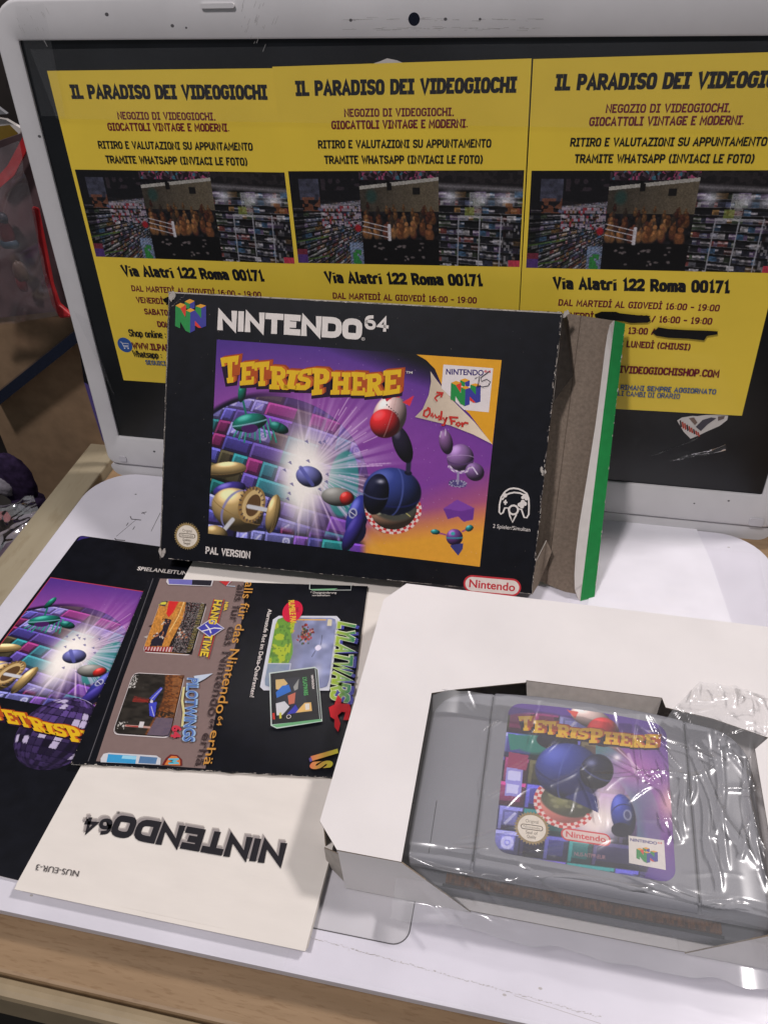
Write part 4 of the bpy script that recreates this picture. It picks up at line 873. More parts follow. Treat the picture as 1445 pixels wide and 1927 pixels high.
# sticker and clear tape on the screen
st = Plane(SCREEN.o, SCREEN.ex, SCREEN.ey)
stk = thing('sticker', 'torn white sticker with red lettering below the flyer with blacked-out times', 'sticker', st)
Q = lambda *L: [st.uv(A7(x, y)) for x, y in L]
MB().prism(Q((912, 905), (940, 888), (1000, 878), (1030, 880), (1080, 872), (1150, 868), (1210, 872), (1205, 900), (1160, 935), (1080, 970), (1040, 990), (990, 1010), (950, 970)), .02, .3).build('paper', M['white_card'], stk)
pr = Print(st, .34); RD = rgb(170, 60, 40)
for k in range(9):
    x = 925+k*13; pr.poly(Q((x, 905+k*8), (x+9, 900+k*9), (x+16, 940+k*7), (x+6, 948+k*6)), RD if k % 3 else rgb(60, 40, 40))
pr.poly(Q((1020, 940), (1060, 900), (1110, 885), (1140, 890), (1090, 925), (1050, 965)), rgb(70, 66, 76)); pr.poly(Q((980, 890), (1010, 885), (1030, 915), (1015, 930)), rgb(120, 100, 90))
pr.poly(Q((1150, 880), (1190, 876), (1185, 892), (1150, 905)), rgb(110, 95, 90))
pr.build('smudged_lettering', M['ink'], stk)
a = [A2(622, 330), A2(650, 322), A2(690, 305), A2(740, 315), A2(772, 328), A2(740, 345), A2(640, 345)]
o = MB().prism([st.uv(q) for q in a], .02, .25).build('sticker', M['white_card'], plane=st)
tag(o, 'tip of a white sticker peeping above the middle flyer', 'sticker')
def tape(pts, label, amp=.6, grp=None):
    n, m_ = 26, 8; V, F = [], []; c = [np.array(st.uv(q)) for q in pts]
    for j in range(m_):
        for i in range(n):
            a_, b_ = i/(n-1), j/(m_-1); p = (1-a_)*(1-b_)*c[0]+a_*(1-b_)*c[1]+a_*b_*c[2]+(1-a_)*b_*c[3]
            V.append((p[0], p[1], 1.95+amp*float(vnoise(np.array(a_*7.), np.array(b_*4.), len(pts[0])+int(pts[0][0])))))
    for j in range(m_-1):
        for i in range(n-1): k = j*n+i; F.append((k, k+1, k+n+1, k+n))
    o = obj('tape', V, F, M['film'], smooth=True, plane=st); return tag(o, label, 'tape', grp)
tape([A4(490, 215), A4(575, 265), A4(755, 770), A4(690, 640)], 'clear tape strip down the lower left edge of the laptop screen', .12)
tape([A1(85, 30), A1(225, 10), A1(330, 560), A1(215, 560)], 'clear tape over the upper left corner of the laptop lid', .12)
tape([(62, 92), (1447, 76), (1449, 244), (112, 222)], 'wide clear tape band across the tops of the three flyers', .3)
tape([A7(750, 1098), A7(1000, 1010), A7(1040, 985), A7(780, 1085)], 'creased clear tape strip running up to the torn sticker', 2.2)
tape([A7(860, 1122), A7(1190, 1030), A7(1192, 1066), A7(900, 1122)], 'lower creased clear tape strip under the torn sticker', 2.2)

# ================================================================== GAME BOX
BW, BH, BD, LEAN, BYAW = 190.0, 133.1, 22.0, .5873, .0154
ex = Vector((math.cos(BYAW), math.sin(BYAW), 0)); en = Vector((-math.sin(BYAW), math.cos(BYAW), 0))
ev = Vector((0, 0, 1))*math.cos(LEAN) + en*math.sin(LEAN)
BOX = Plane((254.1-X0, -77.28, BD*math.sin(LEAN)), ex, ev)
bx = thing('game_box', 'worn black game box leaning on the laptop screen with its end flap open', 'box', BOX)
BT = 10.0
# a softly bowed front sheet and five more walls, black outside and bare card inside
rnd = lambda s: random.gauss(0, s)
tr, br_ = BOX.uv((1057, 588)), BOX.uv((1000, 1118)); tl, bl_ = BOX.uv((318, 549)), BOX.uv((301, 1050))
n = 40
top = [(tl[0]+(tr[0]-tl[0])*k/n, tl[1]+(tr[1]-tl[1])*k/n+rnd(.09)-.25*math.sin(math.pi*k/n)) for k in range(n+1)]
rt = [(tr[0]+(br_[0]-tr[0])*k/24+rnd(.18), tr[1]+(br_[1]-tr[1])*k/24) for k in range(1, 24)]
bot = [(br_[0]+(bl_[0]-br_[0])*k/n, br_[1]+(bl_[1]-br_[1])*k/n+rnd(.08)) for k in range(n+1)]
lf = [(bl_[0]+(tl[0]-bl_[0])*k/24+rnd(.12), bl_[1]+(tl[1]-bl_[1])*k/24) for k in range(1, 24)]
fp = MB().prism((top+rt+bot+lf)[::-1], -.6, 0, 0, 2, 1).build('front_panel', [M['box_black'], M['kraft'], M['board_inner']], bx)
MB().plate([(tl[0], tl[1], 0), (tr[0], tr[1], 0), (tr[0]+2.2, tr[1]-1, -BT), (tl[0], tl[1], -BT)], .6, 0, 1, 2).build('top_panel', [M['box_black'], M['kraft'], M['board_inner']], bx)
MB().plate([(br_[0]+2, br_[1], -BD), (br_[0], br_[1], 0), (bl_[0], bl_[1], 0), (bl_[0], bl_[1], -BD)], .6, 0, 1, 2).build('bottom_panel', [M['box_black'], M['kraft'], M['board_inner']], bx)
MB().plate([(bl_[0], bl_[1], -BD), (bl_[0], bl_[1], 0), (tl[0], tl[1], 0), (tl[0], tl[1], -BT)], .6, 0, 1, 2).build('side_panel', [M['box_black'], M['kraft'], M['board_inner']], bx)
f1, f2 = BOX.p3(A7(292, 640), -BD), BOX.p3(A7(195, 1554), -BD)      # fold between back and end flap
ft, fb = BOX.p3((1068, 590), -BT), BOX.p3((1012, 1092), -BD)
MB().plate([(bl_[0], bl_[1], -BD), fb, ft, (tl[0], tl[1], -BT)], .6, 1, 0, 2).build('back_panel', [M['box_black'], M['kraft'], M['board_inner']], bx)
# end flap: swung open behind, with its tuck tab folded forward
e1, e2 = BOX.p3((1158, 604), -BT+1), BOX.p3((1100, 1130), -BD+2)
FL = MB(); V_ = lambda a, b, t: Vector(a).lerp(Vector(b), t)
for k in range(10): FL.plate([V_(ft, fb, (k+1)/10), V_(e1, e2, (k+1)/10), V_(e1, e2, k/10), V_(ft, fb, k/10)], .5, 0, 1, 2)
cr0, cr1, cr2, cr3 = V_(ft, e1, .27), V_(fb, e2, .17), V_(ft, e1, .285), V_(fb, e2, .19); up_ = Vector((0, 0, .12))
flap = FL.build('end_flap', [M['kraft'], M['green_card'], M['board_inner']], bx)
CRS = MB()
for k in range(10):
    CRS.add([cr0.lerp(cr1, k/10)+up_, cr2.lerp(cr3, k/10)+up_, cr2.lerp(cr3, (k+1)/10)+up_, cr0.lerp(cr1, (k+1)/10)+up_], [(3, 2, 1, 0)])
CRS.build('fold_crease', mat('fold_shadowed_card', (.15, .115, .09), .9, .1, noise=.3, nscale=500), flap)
g0, g1 = BOX.p3((1176, 609), -BT+1.5), BOX.p3((1117, 1133), -BD+2.5)
w0, w1 = BOX.p3((1156, 603.5), -BT+3.5), BOX.p3((1091, 1133), -BD+5.5)     # green / white border
tab = MB()
tab.plate([w1, g1, g0, w0], .5, 0, 1, 2)
nseg = 14; wl_ = [Vector(w0).lerp(Vector(w1), k/nseg) for k in range(nseg+1)]
hp = [(1155, 604), (1147, 613), (1142, 632), (1138.6, 654), (1133, 700), (1127, 748), (1120, 800), (1112, 850), (1104, 900), (1096, 948), (1089, 990), (1083, 1040), (1080.5, 1080), (1081, 1108), (1086, 1127)]
hl_ = [Vector(BOX.p3(hp[k], -(BT+(BD-BT)*k/nseg)+(3.8 if k in (0, nseg) else 6.0))) for k in range(nseg+1)]
for k in range(nseg): tab.plate([wl_[k], hl_[k], hl_[k+1], wl_[k+1]], .45, 1, 1, 2)
tab.build('tuck_tab', [M['green_card'], M['white_card'], M['board_inner']], flap)
nk = MB()
for k in range(26):
    t = random.random(); p = Vector(g0).lerp(Vector(g1), t)+Vector((-.25, 0, .08)); w, h = random.uniform(.1, .45), random.uniform(.2, 1.1)
    nk.add([p+Vector((w, -h, 0)), p+Vector((w, h, 0)), p+Vector((-w*.8, h*.6, 0)), p+Vector((-w, -h*.7, 0))], [(0, 1, 2, 3)])
nk.build('edge_wear', M['board_inner'], flap)['kind'] = 'stuff'
# dust flaps folded into the open end
q1, q2, q3, q4 = BOX.p3((1058, 591), -.4), BOX.p3((1067, 596), -BT*.8), BOX.p3((1078, 707), -BT*.75), BOX.p3((1041, 756), -1.0)
D = MB(); D.plate([q1, q4, q3, q2], .4, 0, 0, 1); D.build('dust_flap', [mat('flap_black', (.03, .024, .02), .6, .2, noise=.3, nscale=300), M['board_inner']], bx)
q1, q2, q3, q4 = BOX.p3((1001, 1119), -.4), BOX.p3((1014, 1098), -BD*.8), BOX.p3(A8(180, 430), -BD*.7), BOX.p3(A8(150, 365), -BD*.6)
q5 = BOX.p3(A8(82, 500), -1.0)
D = MB(); D.plate([q1, q2, q3, q4, q5], .4, 0, 0, 1); D.build('dust_flap', [M['kraft'], M['board_inner']], bx)

# cover picture and print
U, Vv = quad_grid(BOX, [(408.5, 639), (943.5, 678), (902.5, 1066.5), (392, 1004)], 470, 340)
px, py = BOX.photo(U.ravel(), Vv.ravel())
picture('cover_picture', U, Vv, .05, paint_cover(px, py), 470, 340, M['ink_gloss'], fp)
WH = rgb(222, 214, 208)
pr = Print(BOX, .07)
pr.line('NINTENDO'.replace('I', '|'), A5(316, 234), A5(1100, 288), A5(318, 124), WH, .30, gap=.03, widen=1.25)
pr.line('64', A5(1114, 228), A5(1246, 246), A5(1118, 148), WH, .22, gap=.07)
pr.text('®', A5(1098, 290), A5(1118, 292), A5(1099, 274), WH, .0)
pr.build('heading_lettering', M['ink'], fp); pr = Print(BOX, .07)
pr.line('PAL VERS|ON', A5(252, 1450), A5(493, 1478), A5(254, 1411), WH, .19, gap=.12)
pr.build('version_lettering', M['ink'], fp); pr = Print(BOX, .07)
pr.text('2 Spieler/Simultan', A6(942, 1422), A6(1172, 1446), A6(945, 1399), WH, .0)
pr.build('player_lettering', M['ink'], fp)
pr = Print(BOX, .09); title(pr, lambda x, y: A5(x, y)); pr.text('TM', A5(1340, 470), A5(1375, 472), A5(1341, 458), WH, .01)
pr.build('title_lettering', M['ink_gloss'], fp)
pr = Print(BOX, .07); nlogo(pr, lambda x, y: A4(x, y)); pr.build('emblem', M['ink'], fp)
pr = Print(BOX, .07)
c = BOX.uv(A5(152, 1355)); exu = unit(BOX.uv(A5(100, 1340)), BOX.uv(A5(200, 1350))); eyu = np.array([-exu[1], exu[0]])
seal(pr, c, exu, eyu, 7.2, ('Original', 'Qualitäts-', 'Siegel')); pr.build('quality_seal', M['ink'], fp)
pr = Print(BOX, .07); a, bq = np.array(BOX.uv(A6(762, 1764))), np.array(BOX.uv(A6(1116, 1796)))
exu = unit(a, bq); eyu = np.array([-exu[1], exu[0]])
capsule(pr, (a+bq)/2, exu, eyu, np.hypot(*(bq-a)), 8.6, rgb(196, 48, 58), rgb(226, 214, 206), .1); pr.build('maker_badge', M['ink'], fp)
# corner peel
pr = Print(BOX, .3)
pr.poly([A6(*q) for q in ((472, 352), (997, 387), (940, 910), (800, 720), (640, 570), (585, 440), (530, 385))], rgb(222, 158, 36), px=True)
pr.poly([A6(*q) for q in ((558, 455), (600, 515), (700, 640), (830, 770), (940, 906), (820, 845), (680, 790), (462, 738), (510, 690), (548, 600), (562, 520))], lambda V2: [tuple(np.array(rgb(206, 188, 166))*(.8+.5*min(1, max(0, (v[0]-V2[:, 0].min())/(np.ptp(V2[:, 0]))))) ) for v in V2], px=True)
pr.poly([A6(*q) for q in ((638, 414), (945, 437), (918, 709), (765, 694), (626, 560))], rgb(222, 212, 210), px=True)
pr.text('NINTENDO', A6(653, 474), A6(885, 482), A6(655, 441), rgb(62, 48, 110), .03); pr.text('64', A6(888, 462), A6(930, 466), A6(890, 447), rgb(200, 60, 70), .02)
f = affine([(1136, 190), (1336, 190), (1232, 366)], [A6(684, 526), A6(868, 540), A6(770, 670)]); nlogo(pr, f)
RD = rgb(190, 48, 40)
for L in ([(545, 690), (522, 700), (516, 728), (535, 738), (556, 715), (552, 685), (538, 680)], [(560, 735), (570, 712), (574, 742), (585, 722), (596, 745)], [(600, 745), (612, 730), (618, 750), (606, 756)], [(628, 700), (622, 758)], [(636, 740), (646, 760), (660, 738), (640, 790), (626, 785)],
          [(680, 735), (690, 785)], [(672, 738), (730, 742)], [(684, 762), (712, 764)], [(724, 770), (716, 785), (730, 795), (742, 780), (728, 768)], [(752, 770), (756, 800)], [(755, 785), (772, 772), (792, 778)]):
    pr.stroke([A6(*q) for q in L], .95, RD, px=True)
pr.stroke([A6(*q) for q in ((600, 640), (585, 620), (600, 605), (634, 590))], .8, RD, px=True); pr.stroke([A6(*q) for q in ((595, 586), (636, 589), (622, 616))], .9, RD, px=True)
pr.build('corner_peel', M['ink_gloss'], fp)
pr = Print(BOX, .7); PN = rgb(30, 24, 48)
pr.stroke([A6(*q) for q in ((832, 500), (862, 486), (850, 555))], .35, PN, px=True); pr.stroke([A6(*q) for q in ((922, 456), (870, 492), (872, 518), (905, 505), (928, 520), (915, 545), (880, 552), (845, 545))], .35, PN, px=True)
pr.build('handwritten_mark', M['ink_matt'], fp)
pr = Print(BOX, .07)
for L in ([(1022, 1196), (1045, 1182), (1072, 1178), (1100, 1182), (1128, 1194), (1152, 1210), (1164, 1240), (1166, 1290), (1164, 1340), (1152, 1360), (1136, 1358), (1128, 1335), (1120, 1310), (1090, 1302), (1086, 1345), (1064, 1388), (1048, 1350), (1038, 1300), (1016, 1300), (1006, 1328), (992, 1338), (982, 1325), (984, 1280), (994, 1235), (1010, 1210), (1022, 1196)],
          [(1000, 1250), (1018, 1222), (1045, 1210), (1075, 1204), (1110, 1208), (1140, 1222), (1158, 1250)], [(1008, 1264), (1032, 1266)], [(1021, 1250), (1019, 1280)]):
    pr.stroke([A6(*q) for q in L], .75, WH, px=True)
for x, y, r in ((1070, 1312, 2.6), (1108, 1280, 1.0), (1122, 1290, 1.0), (1128, 1262, 1.0), (1140, 1274, 1.0), (1118, 1272, .8), (1140, 1225, 1), (1150, 1240, 1), (1128, 1235, .8), (1018, 1222, 1)):
    c = BOX.uv(A6(x, y)); pr.poly(ell(c[0], c[1], r, r, 12), WH)
    if r > 2: pr.poly(ell(c[0], c[1], 1.7, 1.7, 12), rgb(22, 22, 30))
pr.build('controller_icon', M['ink'], fp)
# wear: chipped edges, scuffs, torn corners
pr = Print(BOX, .06, .0); cw = [rgb(176, 165, 155), rgb(120, 112, 108), rgb(205, 196, 186), rgb(84, 80, 80)]
def chip(u, v, w, h):
    k = random.randint(5, 7); P = [(u+w*math.cos(2*math.pi*i/k)*random.uniform(.5, 1.1), v+h*math.sin(2*math.pi*i/k)*random.uniform(.5, 1.1)) for i in range(k)]
    pr.poly(P, random.choice(cw))
def edge_chips(L, count, horiz, s=1.0):
    for k in range(count):
        t = random.random()*(len(L)-1); i = int(t); a, b_ = L[i], L[i+1]; u, v = a[0]+(b_[0]-a[0])*(t-i), a[1]+(b_[1]-a[1])*(t-i)
        e = abs(random.gauss(0, .3)); L1 = random.expovariate(1/.6)+.12; L2 = random.uniform(.05, .16)*s
        chip(u+(0 if horiz else e*horiz_sign), v-(e*.5 if horiz == 1 else -e*.5 if horiz == -1 else 0), L1 if horiz else L2, L2 if horiz else L1)
horiz_sign = -1; edge_chips(top, 210, 1, 1.6); edge_chips(bot, 150, -1, 1.1); edge_chips([tr]+rt+[br_], 130, 0, 1.5); horiz_sign = 1; edge_chips([bl_]+lf+[tl], 110, 0, 1.3)
for k in range(150):
    chip(random.uniform(2, 186), random.uniform(2, 130), random.uniform(.05, .16), random.uniform(.05, .16))
for k in range(22):
    t = k/22; u, v = tl[0]+.6+8.5*t, tl[1]-8+7.2*t; chip(u+rnd(.2), v+rnd(.2), random.uniform(.1, .5), random.uniform(.05, .14))
pr.build('edge_wear', M['ink_matt'], fp)
for q, s in (((325, 552), 3.0), ((306, 1042), 2.6), ((1061, 592), 2.0), ((1020, 888), 1.6)):
    cor = MB()
    for k in range(4):
        c = BOX.uv((q[0]+rnd(2), q[1]+rnd(4)), .3); P = [(c[0]+s*random.uniform(.2, .55)*math.cos(a), c[1]+s*random.uniform(.3, 1.0)*math.sin(a)) for a in (0, .9, 1.8, 2.9, 4, 5.1)]
        cor.prism(P, -.2, .15+.18*k)
    cor.build('torn_corner', M['board_inner'], fp)

# ================================================================== BOOKLETS
# black instruction booklet, lowest
BZ = 1.6
PB = FLAT(BZ)
a0, a1 = Vector(PB.uv((150, 1008))), Vector(PB.uv((0, 1203))); dn = (a1-a0).normalized(); rt_ = Vector((-dn.y, dn.x))
if rt_.x < 0: rt_ = -rt_
rt_ = (Vector(PB.uv((330, 1033)))-a0).normalized()
BOOK = PB.sub(a0.x, a0.y, math.atan2(rt_.y, rt_.x))
bb = thing('booklet', 'black instruction booklet with a purple picture, lowest of the papers', 'booklet', BOOK)
hh = 0.0
for q in ((20, 1651),): hh = BOOK.uv(q)[1]
MB().prism(rrect(0, hh, 118, 0, [2.5, 2.5, 2.5, 2.5]), -1.5, -.3).build('pages', M['manual_paper'], bb)
bcov = MB().prism(rrect(-.3, hh-.3, 118.3, .3, [2.5, 2.5, 2.5, 2.5]), -.3, 0).build('cover', M['box_black'], bb, bevel=.1)

ptl, pbl = np.array(BOOK.uv((96, 1087))), np.array(BOOK.uv((0, 1222)))
pw, p_bot = 118-2*ptl[0], BOOK.uv((60, 1323))[1]
U, Vv = np.meshgrid(np.linspace(ptl[0], 112, 330), np.linspace(ptl[1], p_bot, 330))
bm = affine([BOOK.uv(q) for q in ((113, 1124), (38, 1274), (189, 1271), (139.5, 1213), (96, 1087))], [BOX.uv(q) for q in ((461, 720), (499, 957), (653, 936), (575, 880), (418, 646))])
bm_u, bm_v = bm(0, 0); q1_, q2_ = np.array(bm(1, 0))-np.array(bm(0, 0)), np.array(bm(0, 1))-np.array(bm(0, 0))
mx_, my_ = BOX.photo(bm_u+q1_[0]*U.ravel()+q2_[0]*Vv.ravel(), bm_v+q1_[1]*U.ravel()+q2_[1]*Vv.ravel())
picture('cover_picture', U, Vv, .05, paint_cover(mx_, my_), 330, 330, M['ink_gloss'], bcov)
pr = Print(BOOK, .08)
pr.stroke([(ptl[0], p_bot), (ptl[0], ptl[1]), (112, ptl[1])], .5, rgb(190, 62, 80))
pr.poly([BOOK.uv(q) for q in (B1(500, 200), B1(525, 168), B1(585, 178), B1(540, 186))], rgb(52, 40, 110))
f = affine([(442, 412), (932, 446), (830, 590)], [B1(8, 1290), B1(508, 1412), B1(468, 1500)])
pr.text('SPIELANLEITUNG', B1(888, 388), B1(1245, 425), B1(898, 366), WH, .022)
pr.build('printed_lettering', M['ink'], bcov)
# mirror globe behind the booklet title
c0 = np.array(BOOK.uv(B1(375, 1440)))
def paint_ball(x, y):
    cv = Canvas(x, y); r = np.hypot(cv.x, cv.y); z = np.sqrt(np.clip(1-r*r, 0, 1)); lat = np.arcsin(np.clip(cv.y, -1, 1)); lon = np.arctan2(cv.x, z+1e-6)
    i, j = np.floor(lat*4.5), np.floor(lon*4.5); h = hsh(i, j, 2); e = np.minimum(np.mod(lat*4.5, 1), np.mod(lon*4.5, 1)); e2 = np.minimum(e, 1-np.maximum(np.mod(lat*4.5, 1), np.mod(lon*4.5, 1)))
    cv.c = np.array((88, 66, 128))[None]*(.35+.9*h)[:, None]*(.5+.6*np.clip(cv.y*.6+.6, 0, 1))[:, None]; cv.mix((h > .8)*(cv.y > -.6)*.85, (205, 195, 220)); cv.mix((e2 < .06)*1.0, (26, 16, 44))
    return cv.c/255
th, rr_ = np.meshgrid(np.linspace(0, 2*math.pi, 120), np.linspace(.001, 1, 50)); R_ = 18.2
picture('mirror_globe', c0[0]+R_*rr_*np.cos(th), c0[1]+R_*rr_*np.sin(th), .10, paint_ball((rr_*np.cos(th)).ravel(), (rr_*np.sin(th)).ravel()), 120, 50, M['ink_gloss'], bcov)
pr = Print(BOOK, .12); title(pr, f, 8); pr.build('title_lettering', M['ink_gloss'], bcov)

# white manual with the upside-down heading
WZ = 4.4
PWm = FLAT(WZ); a0 = Vector(PWm.uv((32, 1663))); a1 = Vector(PWm.uv((577, 1779)))
MAN = PWm.sub(a0.x, a0.y, math.atan2(a1.y-a0.y, a1.x-a0.x)); mw = (a1-a0).length
wm = thing('booklet', 'white console manual lying upside down under the folded leaflet', 'booklet', MAN)
def curled(x0, y0, x1, y1, z, th, lift, seed, name, m, parent):
    nu, nv = 30, 44; V, F = [], []
    for lay in (0, 1):
        for j in range(nv):
            for i in range(nu):
                a, b_ = i/(nu-1), j/(nv-1); q = lift*(1-b_)**3*(.4+.6*a)*.5 + .12*math.sin(a*7+seed)*math.sin(b_*5+seed)
                V.append((x0+(x1-x0)*a, y0+(y1-y0)*b_, z+q-(th if lay else 0)))
    N = nu*nv
    for j in range(nv-1):
        for i in range(nu-1): k = j*nu+i; F += [(k, k+1, k+nu+1, k+nu), (k+N, k+N+nu, k+N+nu+1, k+N+1)]
    for i in range(nu-1): F.append((i, i+N, i+1+N, i+1)); k = (nv-1)*nu+i; F.append((k, k+1, k+1+N, k+N))
    for j in range(nv-1): k = j*nu; F.append((k, k+nu, k+nu+N, k+N)); k = j*nu+nu-1; F.append((k, k+N, k+nu+N, k+nu))
    return obj(name, V, F, m, parent, smooth=False)
for k in range(5):
    curled(random.uniform(-.2, .5)+(.6 if k == 0 else 0), -.5*k, mw+random.uniform(-.4, .2), 184, -2.2+.52*k, .38, .0+.12*k, k, 'page', M['manual_paper'], wm)
cov = curled(0, -.3, mw, 185, 0.0, .3, .2, 3, 'cover', M['manual_paper'], wm)
pr = Print(MAN, .30); GY, INK = rgb(150, 142, 140), rgb(28, 26, 32)
for ox, oy, c in ((-9, -17, rgb(178, 170, 164)), (-6, -11, GY)):
    pr.line('N|NTENDO', B4(1222+ox, 380+oy), B4(500+ox, 256+oy), B4(1200+ox, 478+oy), c, .29, gap=.03, widen=1.25); pr.line('64', B4(486+ox, 276+oy), B4(368+ox, 268+oy), B4(470+ox, 346+oy), c, .22, gap=.07)
pr.line('N|NTENDO', B4(1222, 380), B4(500, 256), B4(1200, 478), INK, .29, gap=.03, widen=1.25); pr.line('64', B4(486, 276), B4(368, 268), B4(470, 346), INK, .22, gap=.07)
pr.text('®', B4(512, 244), B4(499, 242), B4(510, 255), INK, .0)
pr.text('NUS-EUR-3', B4(340, 497), B4(160, 468), B4(334, 522), rgb(70, 64, 66), .0)
pr.build('printed_lettering', M['ink_matt'], cov)

# folded leaflet with game pictures
LZ = 6.0
PL = FLAT(LZ); a0, a1, a2 = Vector(PL.uv((280, 1090))), Vector(PL.uv((692, 1103))), Vector(PL.uv((155, 1438)))
aa = math.atan2(a1.y-a0.y, a1.x-a0.x); LEAF = PL.sub(a0.x, a0.y, aa)
lw, lh = (a1-a0).length, abs(LEAF.uv((155, 1438))[1])
lf_ = thing('leaflet', 'folded black and brown leaflet of game pictures lying on the white manual', 'leaflet', LEAF)
MB().prism([(0, 0), (lw, 0), (lw, -lh), (0, -lh)], -.9, -.5).build('inner_leaf', M['manual_paper'], lf_)
P = [(lw*k/40, rnd(.05)) for k in range(41)] + [(lw, -lh*k/20) for k in range(1, 20)] + [(lw-lw*k/40, -lh+rnd(.12)) for k in range(41)] + [(0, -lh+lh*k/20) for k in range(1, 20)]
leaf = MB().prism(P, -.4, 0).build('front_leaf', M['box_black'], lf_)
pr = Print(LEAF, .02, .004)
pr.poly([B2(*q) for q in ((650, 132), (1372, 158), (1372, 420), (1250, 900), (1130, 1300), (1040, 1772), (98, 1708), (330, 1000))], rgb(128, 108, 104), px=True)
pr.stroke([B2(590, 130), B2(30, 1710)], .35, rgb(92, 90, 94), px=True); pr.stroke([B2(600, 130), B2(42, 1710)], .2, rgb(30, 30, 36), px=True)  # left fold: its highlight is drawn in as a grey stroke
def shot(quad, col): pr.poly([B2(*q) for q in quad], col, px=True)
def frame(quad, w=.7, r=.12):
    P = [np.array(pr.q(B2(*q))) for q in quad]; out = []
    for i in range(4):
        p, a, b_ = P[i], P[i-1], P[(i+1) % 4]
        for t in np.linspace(0, 1, 6):
            s_, e_ = p+(a-p)*r, p+(b_-p)*r; out.append(tuple((1-t)**2*s_+2*t*(1-t)*p+t*t*e_))
    pr.poly(out, rgb(205, 196, 196)); c = np.mean(P, 0)
    L = [tuple(c+(np.array(q)-c)*.965) for q in out]; return L
cp = rgb
LL = frame([(655, 322), (1058, 345), (925, 798), (492, 770)]); pr.poly(LL, cp(196, 134, 62))
shot([(700, 335), (800, 340), (775, 420), (745, 490), (715, 470), (720, 400)], cp(205, 42, 42)); shot([(650, 345), (740, 350), (735, 395), (640, 392)], cp(70, 62, 74)); pr.text('08', B2(640, 350), B2(640, 392), B2(690, 350), cp(214, 200, 60), .02)
shot([(715, 470), (760, 480), (720, 610), (650, 720), (600, 715), (640, 600)], cp(34, 30, 46)); shot([(905, 340), (1050, 350), (925, 790), (760, 772), (740, 700), (800, 560), (870, 420)], cp(30, 24, 26)); shot([(520, 745), (740, 700), (730, 772), (515, 765)], cp(150, 40, 44))
for k in range(60):
    t = random.random(); x, y = 860+random.uniform(0, 150)-t*110, 370+t*390; s_ = random.uniform(4, 14); shot([(x, y), (x+s_, y+2), (x+s_*.8, y+s_), (x-2, y+s_*.9)], random.choice([cp(150, 140, 140), cp(96, 84, 84), cp(190, 180, 175), cp(120, 50, 50)]))
for x, y in ((700, 530), (640, 640), (600, 545), (560, 640)): shot([(x-50, y), (x, y-20), (x+60, y), (x, y+22)], random.choice([cp(180, 172, 165), cp(60, 40, 40)]))
pr.stroke([B2(820, 345), B2(825, 420), B2(790, 520), B2(735, 640)], .5, cp(226, 196, 130), px=True)
LL = frame([(420, 945), (870, 968), (738, 1516), (234, 1482)]); pr.poly(LL, cp(50, 44, 40))
shot([(705, 965), (862, 970), (790, 1180), (690, 1330), (640, 1480), (560, 1485), (620, 1300)], cp(120, 72, 40)); shot([(790, 970), (862, 972), (742, 1500), (650, 1490), (720, 1280)], cp(94, 62, 44)); shot([(700, 1340), (770, 1320), (730, 1500), (600, 1492)], cp(92, 84, 100))
shot([(565, 1190), (660, 1095), (655, 1130), (590, 1215)], cp(62, 68, 176)); shot([(545, 1260), (590, 1235), (590, 1330), (575, 1355), (540, 1320)], cp(62, 68, 176)); shot([(400, 1205), (420, 1180), (555, 1215), (430, 1238)], cp(130, 48, 40)); shot([(310, 1415), (495, 1440), (492, 1448), (308, 1424)], cp(160, 90, 80)); shot([(425, 1380), (455, 1383), (448, 1422), (420, 1420)], cp(190, 184, 184))
for k in range(24):
    y = 1000+random.uniform(0, 440); x = 440-(y-1000)*.36+random.uniform(0, 160); shot([(x, y), (x+random.uniform(20, 60), y+4), (x+20, y+random.uniform(10, 26))], cp(70, 58, 48))
LL = [B2(*q) for q in ((140, 1690), (165, 1650), (210, 1640), (620, 1665), (658, 1690), (655, 1745), (140, 1722))]
pr.poly(LL, cp(200, 200, 204), px=True); pr.poly([B2(*q) for q in ((205, 1652), (450, 1668), (440, 1735), (190, 1722))], cp(58, 150, 200), px=True); pr.poly([B2(*q) for q in ((330, 1664), (450, 1670), (445, 1700), (320, 1690))], cp(150, 205, 226), px=True); pr.poly([B2(*q) for q in ((480, 1670), (630, 1682), (615, 1738), (465, 1730))], cp(84, 120, 160), px=True)
pr.poly([B2(*q) for q in ((700, 1690), (740, 1655), (800, 1660), (840, 1700), (842, 1752), (668, 1746))], cp(110, 34, 32), px=True); pr.poly([B2(*q) for q in ((720, 1695), (750, 1668), (795, 1672), (825, 1705), (826, 1750), (690, 1745))], cp(206, 120, 60), px=True); pr.text('M', B2(730, 1690), B2(730, 1740), B2(808, 1688), cp(90, 180, 200), .06)
pr.poly([B2(*q) for q in ((712, 140), (1112, 152), (1095, 205), (722, 190), (704, 165))], cp(205, 198, 200), px=True); pr.poly([B2(*q) for q in ((722, 142), (1005, 150), (1000, 196), (728, 184))], cp(112, 108, 178), px=True); pr.poly([B2(*q) for q in ((930, 148), (1100, 154), (1088, 200), (925, 192))], cp(36, 34, 44), px=True)
pr.poly([B2(*q) for q in ((1160, 160), (1270, 162), (1220, 200))], cp(190, 50, 52), px=True); pr.stroke([B2(1260, 160), B2(1225, 200), B2(1300, 205)], .5, cp(180, 190, 205), px=True)
pr.poly([B3(*q) for q in ((505, 386), (1030, 388), (1060, 420), (962, 1064), (370, 1062), (336, 1030), (453, 420))], cp(205, 206, 214), px=True)
pr.build('game_pictures', M['ink_gloss'], leaf)
